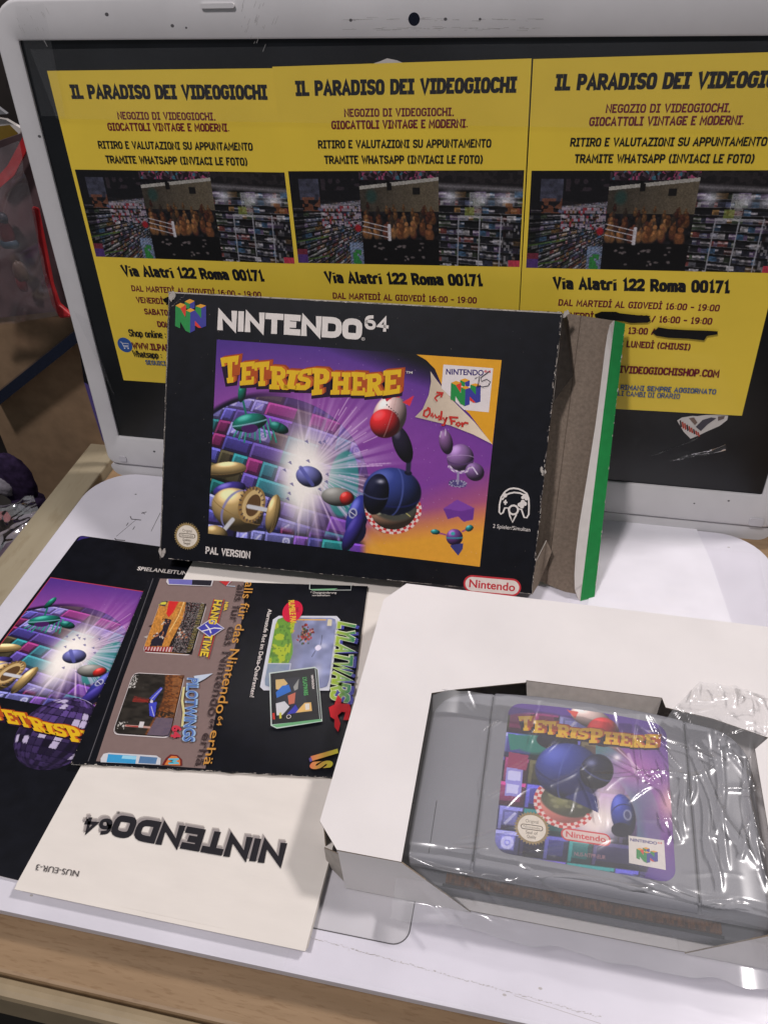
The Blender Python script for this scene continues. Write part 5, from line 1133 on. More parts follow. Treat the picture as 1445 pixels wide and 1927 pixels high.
def shot_picture(m, quad, painter, nu, nv):
    q = [m(*p) for p in quad]; c_ = np.mean(np.array(q), 0); q = [tuple(c_+(np.array(p)-c_)*.955) for p in q]
    U, Vv = quad_grid(LEAF, q, nu, nv); a_, b_ = np.meshgrid(np.linspace(0, 1, nu), np.linspace(0, 1, nv)); e = .07
    # rounded corners: ease the outer rows in
    return U, Vv, a_, b_
def paint_court(a, b):
    cv = Canvas(a, b); X, Y = cv.x, cv.y; g = vnoise(X*40, Y*40, 1); g2 = vnoise(X*90, Y*90, 2)
    cv.c[:] = (190, 128, 58); cv.c *= (.85+.3*g)[:, None]
    cv.mix((X > .56+.05*np.sin(Y*5)), (26, 20, 22)); cr = (X > .58)*(g2 > .62); cv.mix(cr*.8, (150, 140, 138)); cv.mix((X > .58)*(g2 < .12)*.8, (140, 50, 46)); cv.mix((X > .9)*(np.mod(Y*30, 1) > .5)*.6, (150, 140, 60))
    cv.poly([(.18, 0), (.40, 0), (.36, .22), (.30, .34), (.22, .26)], (205, 44, 44)); cv.poly([(0, 0), (.16, 0), (.14, .12), (0, .1)], (60, 56, 66)); cv.line((.03, .05), (.11, .05), .06, (210, 200, 70)); cv.poly([(.24, .36), (.38, .38), (.36, .9), (.12, .92), (.10, .8), (.25, .6)], (34, 30, 44))
    for cx, cy in ((.26, .44), (.16, .70), (.34, .72), (.62, .6), (.7, .7)):
        for k in range(14): cv.disc(cx+rng.normal(0, .04), cy+rng.normal(0, .03), .025, .014, [(206, 200, 190), (50, 34, 34), (170, 110, 80)][rng.integers(3)], rng.uniform(0, 3), .3)
    cv.line((.52, 0), (.5, .3), .016, (232, 205, 140)); cv.line((.5, .3), (.42, .62), .016, (232, 205, 140)); cv.mix((Y > .93-.05*X)*(X < .6), (150, 40, 46)); cv.mix((Y > .94-.05*X)*(X < .6)*(np.mod(X*16, 1) > .5)*.8, (220, 210, 205))
    return cv.c/255
def paint_canyon(a, b):
    cv = Canvas(a, b); X, Y = cv.x, cv.y; g = vnoise(X*9, Y*26, 3); g2 = vnoise(X*30, Y*60, 4)
    cv.c[:] = (42, 38, 34); cv.c *= (.7+.6*g)[:, None]
    e = X-.62-.08*np.sin(Y*4); cv.mix(np.clip(e/.03, 0, 1), (128, 76, 40)); cv.mix((e > 0)*(g2 > .5)*.7, (74, 44, 30)); cv.mix((e > .16)*.6*(g > .4), (150, 98, 58)); cv.mix((Y > .72)*(e > .05)*.85, (98, 90, 112)); cv.mix((Y > .62)*(Y < .72)*(e > -.1)*.8*(g2 > .3), (40, 34, 30))
    cv.poly([(.46, .42), (.62, .22), (.66, .24), (.56, .45)], (70, 76, 190)); cv.poly([(.48, .50), (.62, .47), (.66, .72), (.56, .70)], (66, 72, 186)); cv.disc(.52, .47, .03, .025, (206, 200, 210)); cv.line((.5, .44), (.64, .25), .012, (190, 190, 220)); cv.line((.54, .55), (.64, .70), .012, (190, 190, 220))
    for k in range(16): cv.line((.16, .44+rng.uniform(-.05, .05)), (.46, .46+rng.uniform(-.03, .03)), .008, (150, 46, 40), .6)
    cv.line((.18, .88), (.62, .885), .03, (190, 150, 140)); cv.line((.2, .88), (.44, .885), .016, (160, 50, 44)); cv.mix((X > .42)*(X < .5)*(Y > .80)*(Y < .89), (205, 200, 200)); cv.mix((X < .12)*(Y > .03)*(Y < .26)*(vnoise(X*60, Y*60, 8) > .62), (190, 186, 180)); cv.mix((X > .04)*(X < .2)*(Y > .82)*(Y < .94)*(vnoise(X*60, Y*60, 8) > .62), (190, 186, 180))
    return cv.c/255
def paint_flight(a, b):
    cv = Canvas(a, b); X, Y = cv.x, cv.y; g = vnoise(X*10, Y*14, 5); g2 = vnoise(X*30, Y*30, 6)
    cv.c[:] = (132, 138, 172); cv.c *= (.85+.3*g)[:, None]; cv.mix(np.clip(1-(X-.34)/.2, 0, 1)*.55, (118, 112, 122)); cv.mix((X < .32-.04*np.sin(Y*9)), (104, 148, 56)); cv.mix((X < .32)*(g > .52), (166, 180, 52)); cv.mix((X < .3)*(g2 > .68)*.6, (64, 104, 44))
    cv.glow(.80, .78, .07, .1, (205, 205, 226), 1, .8)
    for k in range(60): cv.disc(rng.normal(.52, .07), rng.normal(.24, .08), rng.uniform(.012, .035), rng.uniform(.012, .03), [(170, 54, 42), (110, 34, 30), (206, 140, 108), (52, 40, 38), (60, 84, 48)][rng.integers(5)], rng.uniform(0, 3), .4)
    cv.disc(.76, .45, .05, .04, (226, 218, 236)); cv.glow(.84, .42, .06, .04, (205, 205, 226), 1, .7); cv.line((.80, .40), (.80, .27), .012, (64, 64, 84)); cv.line((.72, .50), (.68, .58), .012, (64, 64, 84)); cv.mix((X > .86)*(X < .93)*(Y > .02)*(Y < .12), (210, 200, 170)); cv.line((.3, .03), (.82, .03), .018, (214, 166, 66))
    cv.mix((Y > .68)*(X < .36)*.9, (132, 144, 176)); cv.line((0, .68), (.36, .68), .014, (205, 206, 214)); cv.line((.36, .68), (.36, 1), .014, (205, 206, 214))
    return cv.c/255
LSHOT = ((B2, ((655, 322), (1058, 345), (925, 798), (492, 770)), paint_court), (B2, ((420, 945), (870, 968), (738, 1516), (234, 1482)), paint_canyon), (B3, ((480, 392), (1045, 394), (965, 1060), (352, 1050)), paint_flight))
for m_, quad, fn in LSHOT:
    U, Vv, a_, b_ = shot_picture(m_, quad, fn, 110, 110)
    # pull the grid's corners round
    k = np.clip((np.abs(a_-.5)-.40)/.10, 0, 1)*np.clip((np.abs(b_-.5)-.40)/.10, 0, 1)*.045
    U = U+(U.mean()-U)*k; Vv = Vv+(Vv.mean()-Vv)*k
    picture('game_picture', U, Vv, .9, fn(a_, b_), 110, 110, M['ink_gloss'], leaf)
pr = Print(LEAF, .92, .006)
# words run down the sheet: base line on the left, tops to the right
YL, OR = cp(220, 188, 58), cp(196, 140, 66)
def down(t, x0, y0, x1, y1, tx, ty, col, bold, m=B2): pr.text(t, m(x0, y0), m(x1, y1), m(tx, ty), col, bold)
for c_, dx, dy in ((cp(66, 52, 52), -70, 22), (OR, 0, 0)):
    for t_, y0, y1, hh_ in (('alls für das Nintendo', 172, 1305, 80), ('64', 1330, 1412, 46), ('erhä', 1452, 1752, 80)):
        fx = lambda y: 1392-(y-172)*.232+dx
        pr.text(t_, B2(fx(y0)+(34 if t_ == '64' else 0), y0+dy), B2(fx(y1)+(34 if t_ == '64' else 0), min(y1+dy, 1758)), B2(fx(y0)+hh_*.92+(34 if t_ == '64' else 0), y0+dy+3), c_, .004)
down('Alarmstufe Rot im Delta-Quadranten!', 412, 330, 245, 1128, 446, 332, WH, .014, B3)
down('NBA', 1215, 345, 1200, 420, 1242, 346, YL, .03)
pr.stroke([B2(1120, 318), B2(985, 810)], .45, cp(170, 50, 44), px=True); pr.stroke([B2(1205, 322), B2(1070, 835)], .45, cp(170, 50, 44), px=True)
pr.poly([B2(*q) for q in ((1090, 490), (1210, 572), (1085, 655), (968, 570))], cp(190, 186, 196), px=True); pr.poly([B2(*q) for q in ((1090, 500), (1198, 572), (1085, 645), (980, 570))], cp(66, 66, 160), px=True); pr.stroke([B2(1010, 600), B2(1080, 580), B2(1120, 570), B2(1185, 575)], .7, cp(215, 210, 215), px=True); pr.stroke([B2(1045, 540), B2(1080, 580), B2(1092, 615)], .6, cp(215, 210, 215), px=True); pr.line('T|ME', B2(1042, 622), B2(995, 815), B2(1110, 630), YL, .22, gap=.05); pr.line('HANG', B2(1122, 325), B2(1068, 535), B2(1190, 332), YL, .22, gap=.05)
pr.poly([B2(*q) for q in ((945, 985), (1110, 962), (1040, 1010), (965, 1050))], cp(190, 200, 216), px=True); pr.stroke([B2(860, 1080), B2(845, 1200), B2(860, 1300), B2(845, 1420)], 1.0, cp(206, 196, 140), px=True)
down('PILOTWINGS', 893, 1000, 850, 1550, 985, 1005, cp(150, 180, 212), .05); down('PILOTWINGS', 900, 1002, 857, 1548, 975, 1007, cp(84, 112, 172), .02); down('64', 765, 1410, 750, 1520, 838, 1412, cp(196, 56, 74), .05)
# right half
def shot3(L, col): pr.poly([B3(*q) for q in L], col, px=True)
c = LEAF.uv(B3(632, 352)); pr.poly(ell(c[0], c[1], 4.9, 7.0), cp(200, 30, 62)); down('RUMBLE PAK', 596, 255, 615, 470, 646, 250, YL, .03, B3); down('incl.', 665, 318, 668, 362, 692, 316, cp(30, 20, 20), .0, B3)
pr.text('* Designänderung', B3(792, 192), B3(1028, 192), B3(794, 174), WH, .0); pr.text('vorbehalten', B3(806, 215), B3(967, 215), B3(808, 200), WH, .0)
pr.stroke([B3(788, 90), B3(786, 152), B3(815, 162), B3(1160, 160), B3(1162, 92)], .35, cp(190, 195, 190), px=True); shot3([(790, 152), (1040, 146), (1000, 162), (818, 164)], cp(120, 170, 130))
gx0 = LEAF.uv(B3(1042, 450)); gx1 = LEAF.uv(B3(1203, 484)); gxe = LEAF.uv(B3(970, 1142)); ga, gb = np.array(gx1)-np.array(gx0), np.array(gxe)-np.array(gx0); GI = np.linalg.inv(np.stack([ga, gb], 1))
gr = lambda V2: [tuple(np.array(cp(160, 182, 60))*(1-t)+np.array(cp(34, 120, 84))*t) for t in np.clip([(GI @ (np.array(v)-np.array(gx0)))[0] for v in V2], 0, 1)]
pr.line('LYLATWARS', B3(1068, 452), B3(1000, 1155), B3(1232, 492), cp(64, 66, 150), .2, gap=.03); pr.line('LYLATWARS', B3(1036, 444), B3(964, 1144), B3(1206, 478), cp(196, 204, 170), .24, gap=.0); pr.line('LYLATWARS', B3(1042, 450), B3(970, 1142), B3(1203, 484), gr, .17, gap=.06)
shot3([(1040, 1110), (1075, 1150), (1070, 1190), (1145, 1195), (1160, 1240), (1140, 1340), (1090, 1340), (1110, 1270), (1075, 1265), (1040, 1300), (1065, 1370), (1045, 1448), (1010, 1400), (1012, 1335), (975, 1310), (960, 1225), (1010, 1200)], cp(186, 36, 44))
shot3([(420, 912), (835, 856), (862, 880), (902, 1352), (490, 1418), (436, 1390)], cp(196, 206, 200)); shot3([(432, 920), (835, 868), (878, 1336), (446, 1380)], cp(18, 18, 22)); shot3([(446, 1384), (886, 1330), (895, 1348), (490, 1408)], cp(108, 170, 120)); shot3([(840, 870), (856, 884), (895, 1330), (882, 1334)], cp(40, 38, 40))
shot3([(478, 985), (560, 965), (700, 950), (760, 1170), (806, 1258), (490, 1300)], cp(32, 34, 44)); shot3([(480, 975), (555, 968), (590, 1010), (520, 1070), (482, 1060)], cp(206, 176, 120)); shot3([(540, 1030), (600, 1020), (620, 1080), (490, 1140), (482, 1090)], cp(60, 110, 190)); shot3([(482, 1190), (560, 1170), (605, 1220), (540, 1295), (490, 1298)], cp(200, 200, 204)); shot3([(590, 1120), (660, 1090), (650, 1190), (600, 1200)], cp(190, 110, 90)); shot3([(640, 1040), (690, 965), (680, 1060), (650, 1075)], cp(150, 150, 145)); shot3([(580, 1290), (660, 1200), (700, 1270)], cp(64, 66, 170)); shot3([(660, 1275), (740, 1185), (800, 1180), (808, 1258)], cp(220, 180, 110)); shot3([(745, 1195), (785, 1190), (785, 1245), (750, 1250)], cp(215, 210, 204))
down('LYLATWARS', 724, 955, 738, 1120, 758, 950, cp(80, 160, 90), .04, B3); down('NINTENDO64', 800, 935, 812, 1060, 818, 932, WH, .03, B3)
shot3([(450, 1280), (470, 1275), (474, 1335), (456, 1336)], cp(190, 60, 50)); shot3([(512, 1275), (532, 1272), (534, 1325), (514, 1328)], cp(196, 190, 70)); c = LEAF.uv(B3(598, 1310)); pr.stroke(ell(c[0], c[1], .9, .9, 14), .25, WH, closed=True)
gy = lambda V2: [tuple(np.array(cp(200, 110, 80))*(1-t)+np.array(cp(190, 186, 60))*t) for t in np.clip((V2[:, 0]-V2[:, 0].min())/max(np.ptp(V2[:, 0]), 1e-6), 0, 1)]
shot3([(795, 1670), (1040, 1600), (1045, 1640), (810, 1712)], gy); shot3([(780, 1690), (800, 1675), (812, 1712), (790, 1722)], cp(90, 80, 140)); down('S', 812, 1720, 800, 1790, 985, 1705, gy, .06, B3)
pr.build('printed_lettering', M['ink_gloss'], leaf)
pr = Print(LEAF, .06, .0)
for k in range(90):
    u = random.uniform(0, lw); w = random.expovariate(1/.5)+.1; pr.poly([(u, -lh+.02), (u+w, -lh+.02), (u+w*.8, -lh+random.uniform(.1, .4)), (u+w*.2, -lh+random.uniform(.1, .3))], random.choice(cw))
for k in range(40):
    v = -random.uniform(0, lh); w = random.uniform(.1, .5); pr.poly([(0.02, v), (.25, v+w*.3), (.22, v+w), (.02, v+w)], random.choice(cw))
pr.build('edge_wear', M['ink_matt'], leaf)

# ================================================================== WHITE PAPERS ON THE BASE
o = MB().prism([F0.uv(q) for q in ((1130, 966), (1308, 986), (1312, 1003), (1338, 1060), (1375, 1170), (1400, 1260), (1000, 1260), (1105, 1140))], .05, .35).build('paper_sheet', M['paper_white'])
tag(o, 'plain white paper sheet on the laptop base beside the green box flap', 'paper')
def film(name, x0, y0, x1, y1, z, amp, label, seed, n=60, m_=None, creases=()):
    V, F = [], []
    for j in range(n):
        for i in range(n):
            a, b_ = i/(n-1), j/(n-1); x, y = x0+(x1-x0)*a, y0+(y1-y0)*b_
            h = float(vnoise(np.array(a*6.), np.array(b_*6.), seed))*.6+abs(float(vnoise(np.array(a*13.), np.array(b_*9.), seed+1))-.5)*.8
            V.append((x, y, z+amp*h*h))
    for j in range(n-1):
        for i in range(n-1): k = j*n+i; F.append((k, k+1, k+n+1, k+n))
    o = obj(name, V, F, m_ or M['film'], smooth=True); return tag(o, label, 'film')
film('plastic_film', 92, -84, 186, -14, .5, 1.1, 'clear plastic film lying over the rear right of the laptop base', 31)
film('plastic_film', 2, -249, 190, -216, .25, .35, 'clear plastic film along the front of the laptop palm rest', 41)

# ================================================================== CARDBOARD TRAY
TZ = 27.55
PT = FLAT(TZ)
tr_ = thing('cardboard_tray', 'white folded cardboard tray holding the grey cartridge', 'tray', FLAT(0))
g = lambda p, z=TZ: FLAT(z).uv(p)
tp_l = [g(q) for q in ((765, 1098), (722, 1128), (602, 1545), (634, 1599), (755, 1622), (812, 1304), (850, 1298), (989, 1284), (990, 1280), (1245, 1313), (1252, 1331), (1340, 1352), (1445, 1388))]
fy = tp_l[3][1]; cxm = 469-X0
wl = tp_l[4][0]; wr = 2*cxm-wl
outl = tp_l + [(wr, tp_l[-1][1]-6), (wr+.5, fy+1), (2*cxm-tp_l[3][0], fy+1), (2*cxm-tp_l[2][0], fy+9), (2*cxm-tp_l[1][0], tp_l[1][1]), (2*cxm-tp_l[0][0], tp_l[0][1])]
TM = [M['board_white'], M['board_edge'], M['board_inner']]
MB().prism(outl, TZ-.5, TZ, 0, 1, 2).build('top_panel', TM, tr_)
dl = FLAT(1.2).uv((885, 1716)); bl0 = FLAT(1.2).uv((640, 1668))
MB().plate([(tp_l[3][0]+.3, fy-.1, TZ-.6), (tp_l[3][0]+1.2, bl0[1], .8), (dl[0], dl[1], .8), (wl, tp_l[4][1], TZ-.6)], .5, 0, 2, 1).build('front_wall', TM, tr_)
MB().plate([(wr, fy, TZ-.6), (2*cxm-dl[0], dl[1], .8), (2*cxm-tp_l[3][0], bl0[1], .8), (2*cxm-tp_l[3][0], fy, TZ-.6)], .5, 0, 2, 1).build('front_wall', TM, tr_)
MB().plate([(tp_l[1][0]+.4, tp_l[1][1], TZ-.6), (tp_l[1][0]-1.0, tp_l[1][1], .8), (tp_l[2][0]-1, tp_l[2][1]+2, .8), (tp_l[2][0]+.4, tp_l[2][1]+2, TZ-.6)], .5, 0, 2, 1).build('side_wall', TM, tr_)
MB().plate([(tp_l[2][0]+1.5, tp_l[2][1]-4, 16), (tp_l[2][0]+.8, tp_l[2][1]-3, .8), (tp_l[3][0]+1.1, fy+.3, .8), (tp_l[3][0]+.2, fy+.3, TZ-4)], .4, 2, 2, 1).build('corner_wall', TM, tr_)
MB().plate([(2*cxm-tp_l[0][0], tp_l[0][1]-.2, TZ-.6), (2*cxm-tp_l[0][0], tp_l[0][1]-.2, .8), (tp_l[0][0], tp_l[0][1]-.2, .8), (tp_l[0][0], tp_l[0][1]-.2, TZ-.6)], .5, 0, 2, 1).build('back_wall', TM, tr_)
MB().prism([(tp_l[3][0]+2, dl[1]+.6), (2*cxm-tp_l[3][0]-2, dl[1]+.6), (2*cxm-tp_l[1][0]-2, tp_l[0][1]-2), (tp_l[1][0]+2, tp_l[0][1]-2)], .5, 1.0, 0, 1, 2).build('bottom_panel', TM, tr_)
MB().prism([(dl[0]+1, dl[1]+.2), (2*cxm-dl[0]-2, dl[1]+.2), (2*cxm-dl[0]-3, dl[1]+9), (dl[0]+2.5, dl[1]+9)], 1.4, 1.8, 0, 1, 2).build('front_lip', TM, tr_)
sA, sB = tp_l[8], tp_l[9]
MB().plate([(sA[0], sA[1]-.1, TZ-.3), (sA[0]+1, sA[1]-3.5, TZ-7), (sB[0]-1, sB[1]-3.5, TZ-7), (sB[0], sB[1]-.1, TZ-.3)], .5, 2, 2, 1).build('slot_tab', TM, tr_)

# ================================================================== CARTRIDGE
CZ = 24.0
CP = Plane((cxm, -214.5, CZ), (1, 0, 0), (0, 1, 0))
ca = thing('game_cartridge', 'grey game cartridge with a purple picture label in the white tray', 'cartridge', CP)
HW = 61.0
def ytop(u):
    a = abs(u)/HW; y = 76.0-5.5*a*a
    if abs(u) > HW-13: k = (abs(u)-(HW-13))/13; y -= 13*(1-math.sqrt(max(0, 1-k*k)))
    return y
def ctop(u, t, y, yt):
    z = 0.0; a = abs(u)
    if a > 38: z -= .5
    if a > 46: z -= 2.0*((a-46)/15)**2
    for sgn in (37.2,):
        d = abs(a-sgn)
        if d < .75: z -= .95*(1-(d/.75)**2)
    e = min(y, 99); 
    if e < 3: z -= 2.4*((3-e)/3)**2
    e = yt-y
    if e < 2: z -= 1.2*((2-e)/2)**2
    e = HW-a
    if e < 1.6: z -= 1.2*((1.6-e)/1.6)**2
    return z
us = sorted(set([round(-HW+2*HW*k/120, 3) for k in range(121)] + [s*q for s in (-1, 1) for q in (36.3, 36.6, 36.9, 37.2, 37.5, 37.8, 38.1)]))
ts = [0, .006, .012, .02, .03, .042, .06] + [.1+.8*k/26 for k in range(27)] + [.93, .95, .965, .98, .99, 1.0]
V, F = [], []; n = len(ts)
for u in us:
    yt = ytop(u)
    for t in ts: y = yt*t; V.append((u, y, ctop(u, t, y, yt)))
for i in range(len(us)-1):
    for j in range(n-1): k = i*n+j; F.append((k, k+n, k+n+1, k+1))
nb = len(V); rim = [i*n+(n-1) for i in range(len(us))]
rimf = [i*n for i in range(len(us))]
for L, zb in ((rim, -19), (rimf, -5.5)):
    base_ = len(V)
    for k in L: V.append((V[k][0], V[k][1], zb))
    for i in range(len(L)-1): F.append((L[i], L[i+1], base_+i+1, base_+i))
for L in (list(range(0, n)), list(range((len(us)-1)*n, len(us)*n))):
    base_ = len(V)
    for k in L: V.append((V[k][0], V[k][1], -19))
    for i in range(n-1): F.append((L[i], L[i+1], base_+i+1, base_+i))
sh = obj('shell', V, F, M['cart_grey'], ca, smooth=True); md = sh.modifiers.new('edge', 'EDGE_SPLIT'); md.split_angle = math.radians(50)
MB().box((-HW+1, -2.4, -19), (HW-1, 70, -12.5)).build('lower_shell', M['cart_low'], ca, bevel=1.2)
MB().box((-46, -1.2, -12.4), (46, 6, -10.9)).build('contact_board', M['circuit'], ca)
kk = MB()
for k in range(26): kk.box((-44+k*3.4, -1.4, -10.85), (-44+k*3.4+1.1, .2, -10.7))
kk.build('contacts', mat('contact_dark', (.06, .03, .012), .4, .5), ca)
MB().box((-47, -2.3, -12.48), (47, -1.3, -12.2)).build('slot_edge', M['cart_dark'], ca)
for u in (-1, 1): MB().box((u*37.2-.22, 3, -1.2), (u*37.2+.22, ytop(37)-2, -.72)).build('seam_shadow', M['cart_dark'], ca)  # dark strips stand in for the shade inside the shell's seams
gl = MB()
for L in ([B5(575, 1112), B5(690, 1122)], [B5(700, 1135), B5(660, 1400)]):
    a, c = CP.uv(L[0]), CP.uv(L[1]); t = Vector((c[0]-a[0], c[1]-a[1])).normalized(); nn = Vector((-t.y, t.x))*.14
    za, zc = ctop(a[0], 0, a[1], 76)+.06, ctop(c[0], 0, c[1], 76)+.06
    gl.add([(a[0]+nn.x, a[1]+nn.y, za), (c[0]+nn.x, c[1]+nn.y, zc), (c[0]-nn.x, c[1]-nn.y, zc), (a[0]-nn.x, a[1]-nn.y, za)], [(0, 1, 2, 3)])
gl.build('grip_groove', M['cart_dark'], ca)
# label with rounded corners
lq = [CP.uv(q) for q in ((957, 1322), (1252, 1366), (1272, 1662), (930, 1604))]
lx0, lx1 = (lq[0][0]+lq[3][0])/2, (lq[1][0]+lq[2][0])/2; ly0, ly1 = (lq[2][1]+lq[3][1])/2, (lq[0][1]+lq[1][1])/2
nu_, nv_ = 260, 280; a, b_ = np.meshgrid(np.linspace(0, 1, nu_), np.linspace(0, 1, nv_))
vv = ly0+(ly1-ly0)*b_; r = 5.0
edge = np.minimum(vv-ly0, ly1-vv); ins = np.where(edge < r, r-np.sqrt(np.clip(r*r-(r-edge)**2, 0, None)), 0)
uu = (lx0+ins)+(lx1-lx0-2*ins)*a
arch = 1.6*(1-((uu-(lx0+lx1)/2)/((lx1-lx0)/2))**2)*np.clip((vv-ly0)/(ly1-ly0), 0, 1)**2
vv = vv+arch
px, py = CP.photo(uu.ravel(), vv.ravel())
lab = picture('label_picture', uu, vv, .10, paint_label(px, py), nu_, nv_, M['ink_gloss'], ca)
pr = Print(CP, .16)
f = affine([(333, 386), (1316, 448), (1306, 578), (358, 525)], [B8(270, 178), B8(1222, 300), B8(1215, 392), B8(292, 272)])
title(pr, f); pr.text('TM', B8(1150, 282), B8(1180, 285), B8(1152, 272), WH, .0)
pr.build('title_lettering', M['ink_gloss'], lab)
pr = Print(CP, .16); c = CP.uv(B8(362, 935)); exu = unit(CP.uv(B8(270, 920)), CP.uv(B8(450, 945))); eyu = np.array([-exu[1], exu[0]])
seal(pr, c, exu, eyu, 6.3, ('Original', 'Seal of', 'Quality')); pr.build('quality_seal', M['ink'], lab)
pr = Print(CP, .16); a, bq = np.array(CP.uv(B8(560, 970))), np.array(CP.uv(B8(898, 1020))); exu = unit(a, bq); eyu = np.array([-exu[1], exu[0]])
capsule(pr, (a+bq)/2, exu, eyu, np.hypot(*(bq-a)), 4.6, rgb(206, 70, 72), rgb(220, 200, 192), .12)
pr.text('NUS-NTPP-EUR', B8(650, 1122), B8(862, 1148), B8(652, 1096), rgb(176, 130, 140), .0)
pr.build('maker_badge', M['ink'], lab)
pr = Print(CP, .16); pr.poly([B8(*q) for q in ((1018, 985), (1260, 1018), (1272, 1220), (1022, 1172))], rgb(222, 214, 206), px=True)
pr.text('NINTENDO', B8(1030, 1022), B8(1212, 1048), B8(1030, 1003), rgb(58, 48, 120), .03); pr.text('64', B8(1216, 1040), B8(1246, 1044), B8(1216, 1028), rgb(200, 66, 70), .02)
f = affine([(1136, 190), (1336, 190), (1232, 366)], [B8(1070, 1075), B8(1216, 1098), B8(1142, 1172)]); nlogo(pr, f); pr.build('emblem', M['ink'], lab)

# crinkled clear bag over the cartridge
def bag_h(x, y):
    u = x-cxm; v = y+214.5
    z = 24.9 + .0*u
    if v < 6: z -= 12*min(1, ((6-v)/16))**1.2
    if abs(u) > 50: z -= 5*((abs(u)-50)/22)**1.5
    if v > 60: z += min(5.2, (v-60)*.42)
    return z
n1, n2 = 260, 210; xa, xb, ya, yb = 406-X0, 560-X0, -232, -126
gx, gy_ = np.meshgrid(np.linspace(0, 1, n1), np.linspace(0, 1, n2)); X = xa+(xb-xa)*gx
ytop_b = -146 + 19*np.clip((X-(498-X0))/14, 0, 1)+1.2*vnoise(X*.25, X*0, 17); ybot_b = -232+2.5*vnoise(X*.12, X*0, 18); Y = ybot_b+(ytop_b-ybot_b)*gy_
def ridg(x, y, k): return 1-np.abs(vnoise(x, y, k)*2-1)
W_ = 1.3*vnoise(X*.045, Y*.035, 31)*np.clip((X-(455-X0))/60, .15, 1)
def crease(x0, y0, x1, y1, w, h):
    global W_
    L = math.hypot(x1-x0, y1-y0); t = ((X-x0)*(x1-x0)+(Y-y0)*(y1-y0))/L**2; tc_ = np.clip(t, 0, 1)
    bend = .05*L*np.sin(t*3.0+x0)*np.sin(math.pi*tc_)
    dd = ((X-x0)*(y1-y0)-(Y-y0)*(x1-x0))/L+bend
    W_ = W_ + h*np.exp(-np.abs(dd/w)**1.3)*np.clip(np.sin(math.pi*np.clip(t, 0, 1)), 0, 1)**.6*(t > 0)*(t < 1)
for k in range(44):      # long folds down the right-hand side
    x = 556-abs(rng.normal(0, 34)); x = max(x, 474)-X0; y = rng.uniform(-222, -135); a = rng.normal(1.75, .4); L = rng.uniform(8, 36)
    crease(x, y, x+L*math.cos(a), y+L*math.sin(a), rng.uniform(.5, 1.3), rng.uniform(.3, 1.3))
for k in range(16):      # gathers along the front edge
    x = rng.uniform(412, 545)-X0; y = rng.uniform(-222, -208); a = rng.normal(.1, .35); L = rng.uniform(8, 26)
    crease(x, y, x+L*math.cos(a), y+L*math.sin(a), rng.uniform(.4, 1.0), rng.uniform(.3, .9))
for x0_, y0_, x1_, y1_, h_ in ((432, -143, 470, -139, .8), (470, -172, 512, -166, 1.0), (488, -150, 520, -160, .9), (470, -160, 500, -176, .7), (405, -212, 440, -216, 1.2), (440, -216, 520, -211, 1.3), (480, -206, 530, -212, 1.1), (508, -150, 516, -200, 1.2), (520, -145, 512, -190, 1.0), (530, -140, 528, -205, 1.4), (540, -138, 545, -200, 1.3), (515, -170, 540, -168, .9), (425, -206, 450, -196, .8), (445, -208, 470, -198, .7)):
    crease(x0_-X0, y0_, x1_-X0, y1_, .8, h_)
for k in range(34):      # faint ones over the label
    x = rng.uniform(425, 505)-X0; y = rng.uniform(-205, -150); a = rng.normal(.6, .8); L = rng.uniform(6, 22)
    crease(x, y, x+L*math.cos(a), y+L*math.sin(a), rng.uniform(.4, .9), rng.uniform(.15, .5))
for k in range(30):      # crumpled top right corner
    x = rng.uniform(503, 556)-X0; y = rng.uniform(-150, -127); a = rng.uniform(0, 3.1); L = rng.uniform(4, 14)
    crease(x, y, x+L*math.cos(a), y+L*math.sin(a), rng.uniform(.3, .8), rng.uniform(.3, 1.1))
Zb = np.vectorize(bag_h)(X, Y)+W_
Vb = np.stack([X.ravel(), Y.ravel(), Zb.ravel()], 1)
Fb = [(j*n1+i, j*n1+i+1, (j+1)*n1+i+1, (j+1)*n1+i) for j in range(n2-1) for i in range(n1-1)]
o = obj('plastic_bag', Vb.tolist(), Fb, M['bag'], smooth=True)
tag(o, 'crinkled clear plastic bag wrapped over the grey cartridge', 'bag')

# ================================================================== THINGS BEHIND, LEFT
def upright(y): return Plane((0, y, 0), (1, 0, 0), (0, 0, 1))
U3 = upright(34)
cb = thing('cardboard_box', 'plain brown cardboard box standing behind the left of the laptop', 'box', U3)
P = [U3.uv(q) for q in ((-30, 520), (170, 520), (260, 830), (60, 1060), (105, 1010))]
ctl, cbr = U3.uv((0, 560)), U3.uv((84, 1010))
cbP = [U3.uv(q) for q in ((-40, 590), (5, 560), (240, 560), (280, 900), (230, 1060), (88, 1030), (0, 815))]
MB().prism(cbP, -120, 0).build('panel', mat('corrugated', (.25, .165, .10), .85, .1, noise=.15, nscale=90, bump=.05, bscale=300, stretch=(1, 1, .3)), cb)
U1 = upright(22)
P = [U1.uv(q) for q in ((-20, 778), (-20, 752), (150, 616), (172, 612), (172, 626), (150, 642))]
o = MB().prism(P, -80, 0).build('glass_shelf', mat('glass_edge', (.012, .016, .03), .15, .6), plane=U1); tag(o, 'dark edge of a glass shelf crossing the brown cardboard box', 'shelf')
U2 = upright(16)
pk = thing('card_pack', 'black and purple card edge sticking out behind the laptop lid', 'card', U2)
MB().prism([U2.uv(A4(*q)) for q in ((495, 330), (620, 600), (620, 730), (545, 685), (520, 500))], -3, 0).build('black_card', M['box_black'], pk)
MB().prism([U2.uv(A4(*q)) for q in ((546, 686), (640, 735), (760, 1105), (690, 1095), (665, 1060), (600, 860))], -3, 0).build('purple_card', mat('purple_card', (.075, .05, .20), .5, .4, noise=.2, nscale=120), pk)
